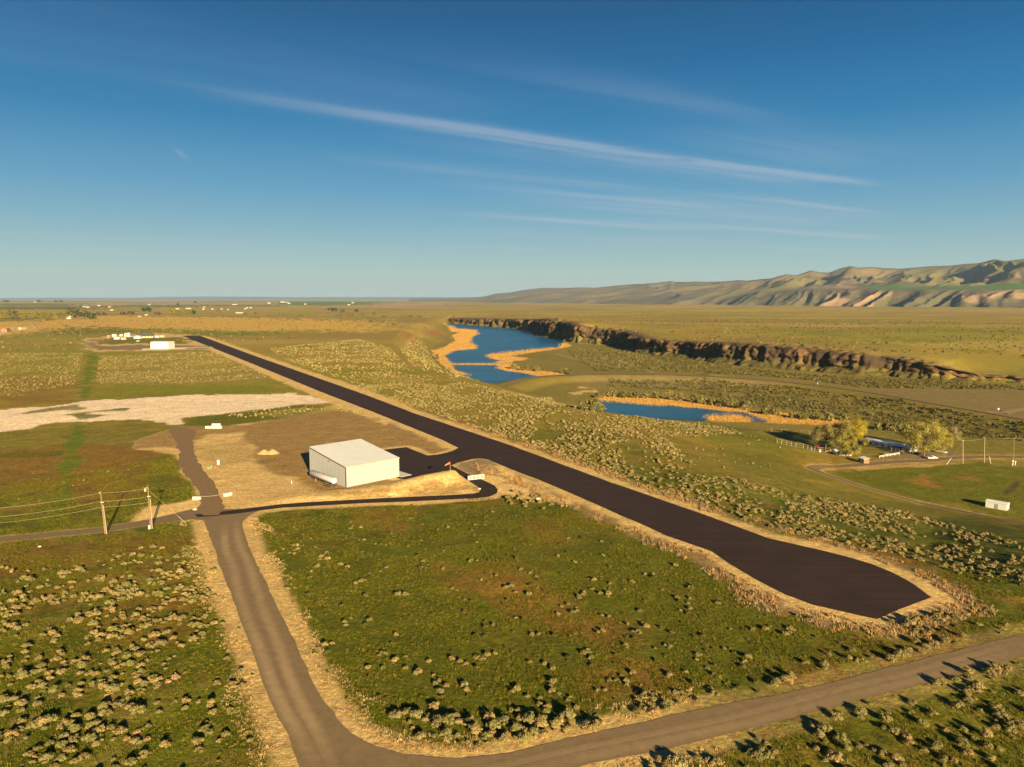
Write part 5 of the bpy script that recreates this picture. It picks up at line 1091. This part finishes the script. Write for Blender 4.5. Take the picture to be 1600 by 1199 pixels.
for u0, u1, v in FARM:
    a, c = G(u0, v), G(u1, v); k = a[1]/1110
    building('farm_building', a, c, 12*max(1, k*.35), 1.0*k, .6*k, [M_FARM, M_TAN, M_FARM][int(u0) % 3], M_FARM if int(u0) % 2 else M_ROOF, f"tiny pale farm building on the far plain, {'above the tree row' if u0 < 200 else ('above the far runway end' if u0 < 330 else ('right of the far runway end' if u0 < 430 else 'towards the middle of the horizon'))}", 'farm building', 'farm buildings on the far plain', ov=.3)

# ------------------------------------------------------------------ trees
def tree_mesh(n, seed, w_, h_, size, tall=.75, puffs=26, low=.22, gappy=0.0):
    rng = np.random.default_rng(seed); th = rng.random(puffs)*6.28; zz_ = low+(1-low)*rng.random(puffs)**.8; r = np.sqrt(rng.random(puffs))*.36*np.sqrt(np.clip(1.15-(zz_-.45)**2*3.2, .1, 1))
    c = np.column_stack([r*np.cos(th)*w_*1.05, r*np.sin(th)*w_*1.05, zz_*h_*.86]); rad = (.10+.10*rng.random(puffs))*(w_+h_)/2
    v, k = leaf_cloud(n, c, rad, size, rng, 1.0, .15, -.6, .25); sh = (.78+.44*rng.random(puffs))[k]*(.82+.36*rng.random(n)); return v.reshape(-1, 3), (np.ones((n, 3, 3))*sh[:, None, None]).reshape(-1, 3), c
TREE_CACHE = {}
def tree(u, v, w_, h_, tint, n, size, label, cat='tree', group=None, name='tree', seed=0, z=None, low=.22):
    p = G(u, v); t = empty(name, tuple(p), 0, label, cat, group); v_, c_, cen = tree_mesh(n, seed, w_, h_, size, low=low)
    o = mesh_np('crown', v_, np.arange(len(v_)).reshape(-1, 3), LEAF, c_*np.array(tint)); o.parent = t
    b = MB(); r0_ = max(.12, h_*.022); b.cyl((0, 0, -.2), (0, 0, h_*.38), r0_, r0_*.7, 8)
    for q in cen[:7]: b.cyl((0, 0, h_*.3), tuple(q), r0_*.55, r0_*.15, 6)
    b.build('trunk', M_BARK, t); return t
YEL = (.31, .26, .06); OLV = (.25, .21, .07); GRO = (.22, .185, .085)
tree(1290, 700, 18, 15, OLV, 8000, .24, 'grey-olive willow tree at the left of the homestead, above the red roof', name='willow_tree', seed=1)
tree(1317, 703, 18, 17, (.29, .245, .065), 8000, .24, 'middle willow of the left-hand homestead clump', name='willow_tree', seed=2)
tree(1339, 702, 16, 18, (.36, .295, .035), 8000, .24, 'bright yellow-green willow at the left end of the mobile home', name='willow_tree', seed=3)
tree(1326, 713, 13, 8.5, (.29, .25, .06), 5000, .24, 'low spreading willow in front of the left-hand clump', name='willow_tree', seed=4, low=.1)
tree(1443, 713.5, 23, 20, YEL, 11000, .24, 'big yellow-green willow behind the white pickup truck', name='willow_tree', seed=5)
tree(1466, 707, 18, 14, (.33, .27, .06), 6000, .24, 'smaller willow touching the right side of the big willow', name='willow_tree', seed=6)
tree(1482, 692, 16, 10, GRO, 5000, .24, 'grey-brown bushy tree behind the big willow', name='tree', seed=7)
SH = [(938,622,18,9),(955,621,22,12),(972,622,20,11),(990,622,18,10),(1008,623,16,9),(1025,623,18,10),(1045,625,22,14),(1062,627,20,12),(1085,629,22,12),(1100,632,18,12),(1115,634,18,11),(1130,636,22,15),(1150,639,20,13),(1165,641,18,13),(1195,648,20,9),(1210,649,18,10),(1240,654,16,9),(1255,656,18,10),(1275,657,20,11),(1295,658,20,12),(1318,657,18,10),
      (1372,671,22,12),(1388,673,18,12),(1402,674,20,12),(1417,675,16,10),(914,641,20,16),(929,644,22,20),(941,645,12,14),(803,577,14,8),(820,579,18,8),(838,581,16,8),(881,584,14,9),(891,585,12,8),(682,562,9,8),(700,583,12,8)]
for i, (u, v, a, h_) in enumerate(SH):
    p = G(u, v); k = (p[1]*CT)/F
    lb = f"olive willow shrub {'by the lake inlet reeds' if u < 900 else ('at the left tip of the pond' if u < 946 and v > 630 else ('behind the left half of the pond' if u < 1070 else ('behind the right half of the pond' if u < 1180 else ('at the reedy right end of the pond' if u < 1330 else 'behind the mobile home'))))}, " + ('tall' if h_ > 11 else 'low') + (' and broad' if a > 18 else ' and narrow')
    tree(u, v, a*k*1.1, h_*k*1.1, [(.21, .185, .06), (.24, .20, .075), (.17, .155, .05)][i % 3], 700, .5, lb, 'shrub', 'willow shrubs near the water', 'willow_shrub', 40+i, low=.08)
FT = [(5,499,13,13,1),(14,499,14,14,1),(24,499,13,12,0),(34,499.3,14,13,1),(45,499,13,11,1),(58,499.3,16,12,1),(70,499.5,14,10,1),(80,499.5,12,10,1),(90,499.5,14,10,1),(99,499,12,11,1),(113,499.3,18,18,0),(122,499,14,14,0),(132,498.8,15,13,0),(140,499,10,11,0),(147,499,8,9,0),(10,470,12,3,2),(59,469,8,3,2),(87,469,6,3,2),(95,469,6,3,2),
      (154,493,9,5,3),(163,493,8,4,3),(224,487,9,6,0),(231,488,14,7,0),(267,491,10,7,1),(277,492,14,8,1),(288,491.5,14,7,1),(297,491,10,5,1),(303,491.5,7,6,0),(205,491.5,14,4,3),(192,492,10,4,3),(246,492,12,4,3),(345,489,8,5,1),(341,487,6,4,1),(305,474,6,2.5,2),(278,477.5,4,3,0),(520,487,18,5,0),(535,488,10,4,3),(557,488,8,4,0)]
for i, (u, v, a, h_, kd) in enumerate(FT):
    p = G(u, v); k = (p[1]*CT)/F; tint = [(.042, .066, .018), (.20, .165, .03), (.06, .08, .04), (.11, .085, .045)][kd]; a *= 1.1; h_ *= 1.12
    wh = 'at the left end of the far tree row' if u < 50 and v > 480 else ('in the middle of the far tree row' if u < 105 and v > 480 else ('in the tall dark end of the far tree row' if u < 150 and v > 480 else ('on the horizon' if v < 480 else 'on the plain beyond the far runway end')))
    tree(u, v, a*k, h_*k, tint, 650, .55*k, f"{['dark green round', 'yellow-green spreading', 'bluish distant', 'brown bare'][kd]} tree {wh}, {'wide' if a > 12 else 'narrow'} crown", 'tree', 'trees on the far plain', 'tree', 90+i, low=.1)
TH_ = [(400,491,14,3),(384,492,8,3),(420,494,12,3),(440,493,16,3),(470,495,12,3),(495,495,18,3.5),(527,494,22,3),(548,494,22,4),(564,494,14,3.5),(585,491.5,12,3),(630,495,16,3),(642,495.5,14,3),(655,496,8,2.5),(593,504,18,3),(615,508,12,3.5),(580,503,12,2.5),(462,528,8,3.5),(600,496,10,2)]
for i, (u, v, a, h_) in enumerate(TH_):
    p = G(u, v); k = (p[1]*CT)/F; tree(u, v, a*k, h_*k, (.16, .125, .055), 200, .6*k, f"dark brown thicket on the plain left of the lake, {'near the runway' if u < 475 else ('above the runway end, middle' if u < 560 else 'close to the red lake bank')}", 'thicket', 'dark thickets on the plain', 'thicket', 150+i, low=.05)

# ------------------------------------------------------------------ air
hm = bpy.data.materials.new("haze"); hm.use_nodes = True; hm.node_tree.nodes.clear(); n = NT(hm.node_tree)
pv = n.node('ShaderNodeVolumePrincipled'); ov = n.node('ShaderNodeOutputMaterial'); n.l.new(pv.outputs[0], ov.inputs['Volume'])
pv.inputs['Color'].default_value = (.44, .64, .92, 1); pv.inputs['Density'].default_value = 2.1e-5; pv.inputs['Anisotropy'].default_value = 0.0
zlo, zhi = 0.0, CH
for o in bpy.data.objects:
    if o.type == 'MESH' and o.name.split('.')[0] in ('ground', 'hills', 'far_hills', 'basalt_cliff'):
        a = np.empty(len(o.data.vertices)*3, np.float32); o.data.vertices.foreach_get('co', a); zlo = min(zlo, float(a[2::3].min())); zhi = max(zhi, float(a[2::3].max()))
hz_ = MB().box((0, 0, (zlo+zhi)/2), (124000, 124000, zhi-zlo+8)).build('haze', hm); tag(hz_, kind='stuff')
print('tris', sum(len(o.data.polygons) for o in bpy.data.objects if o.type == 'MESH'))
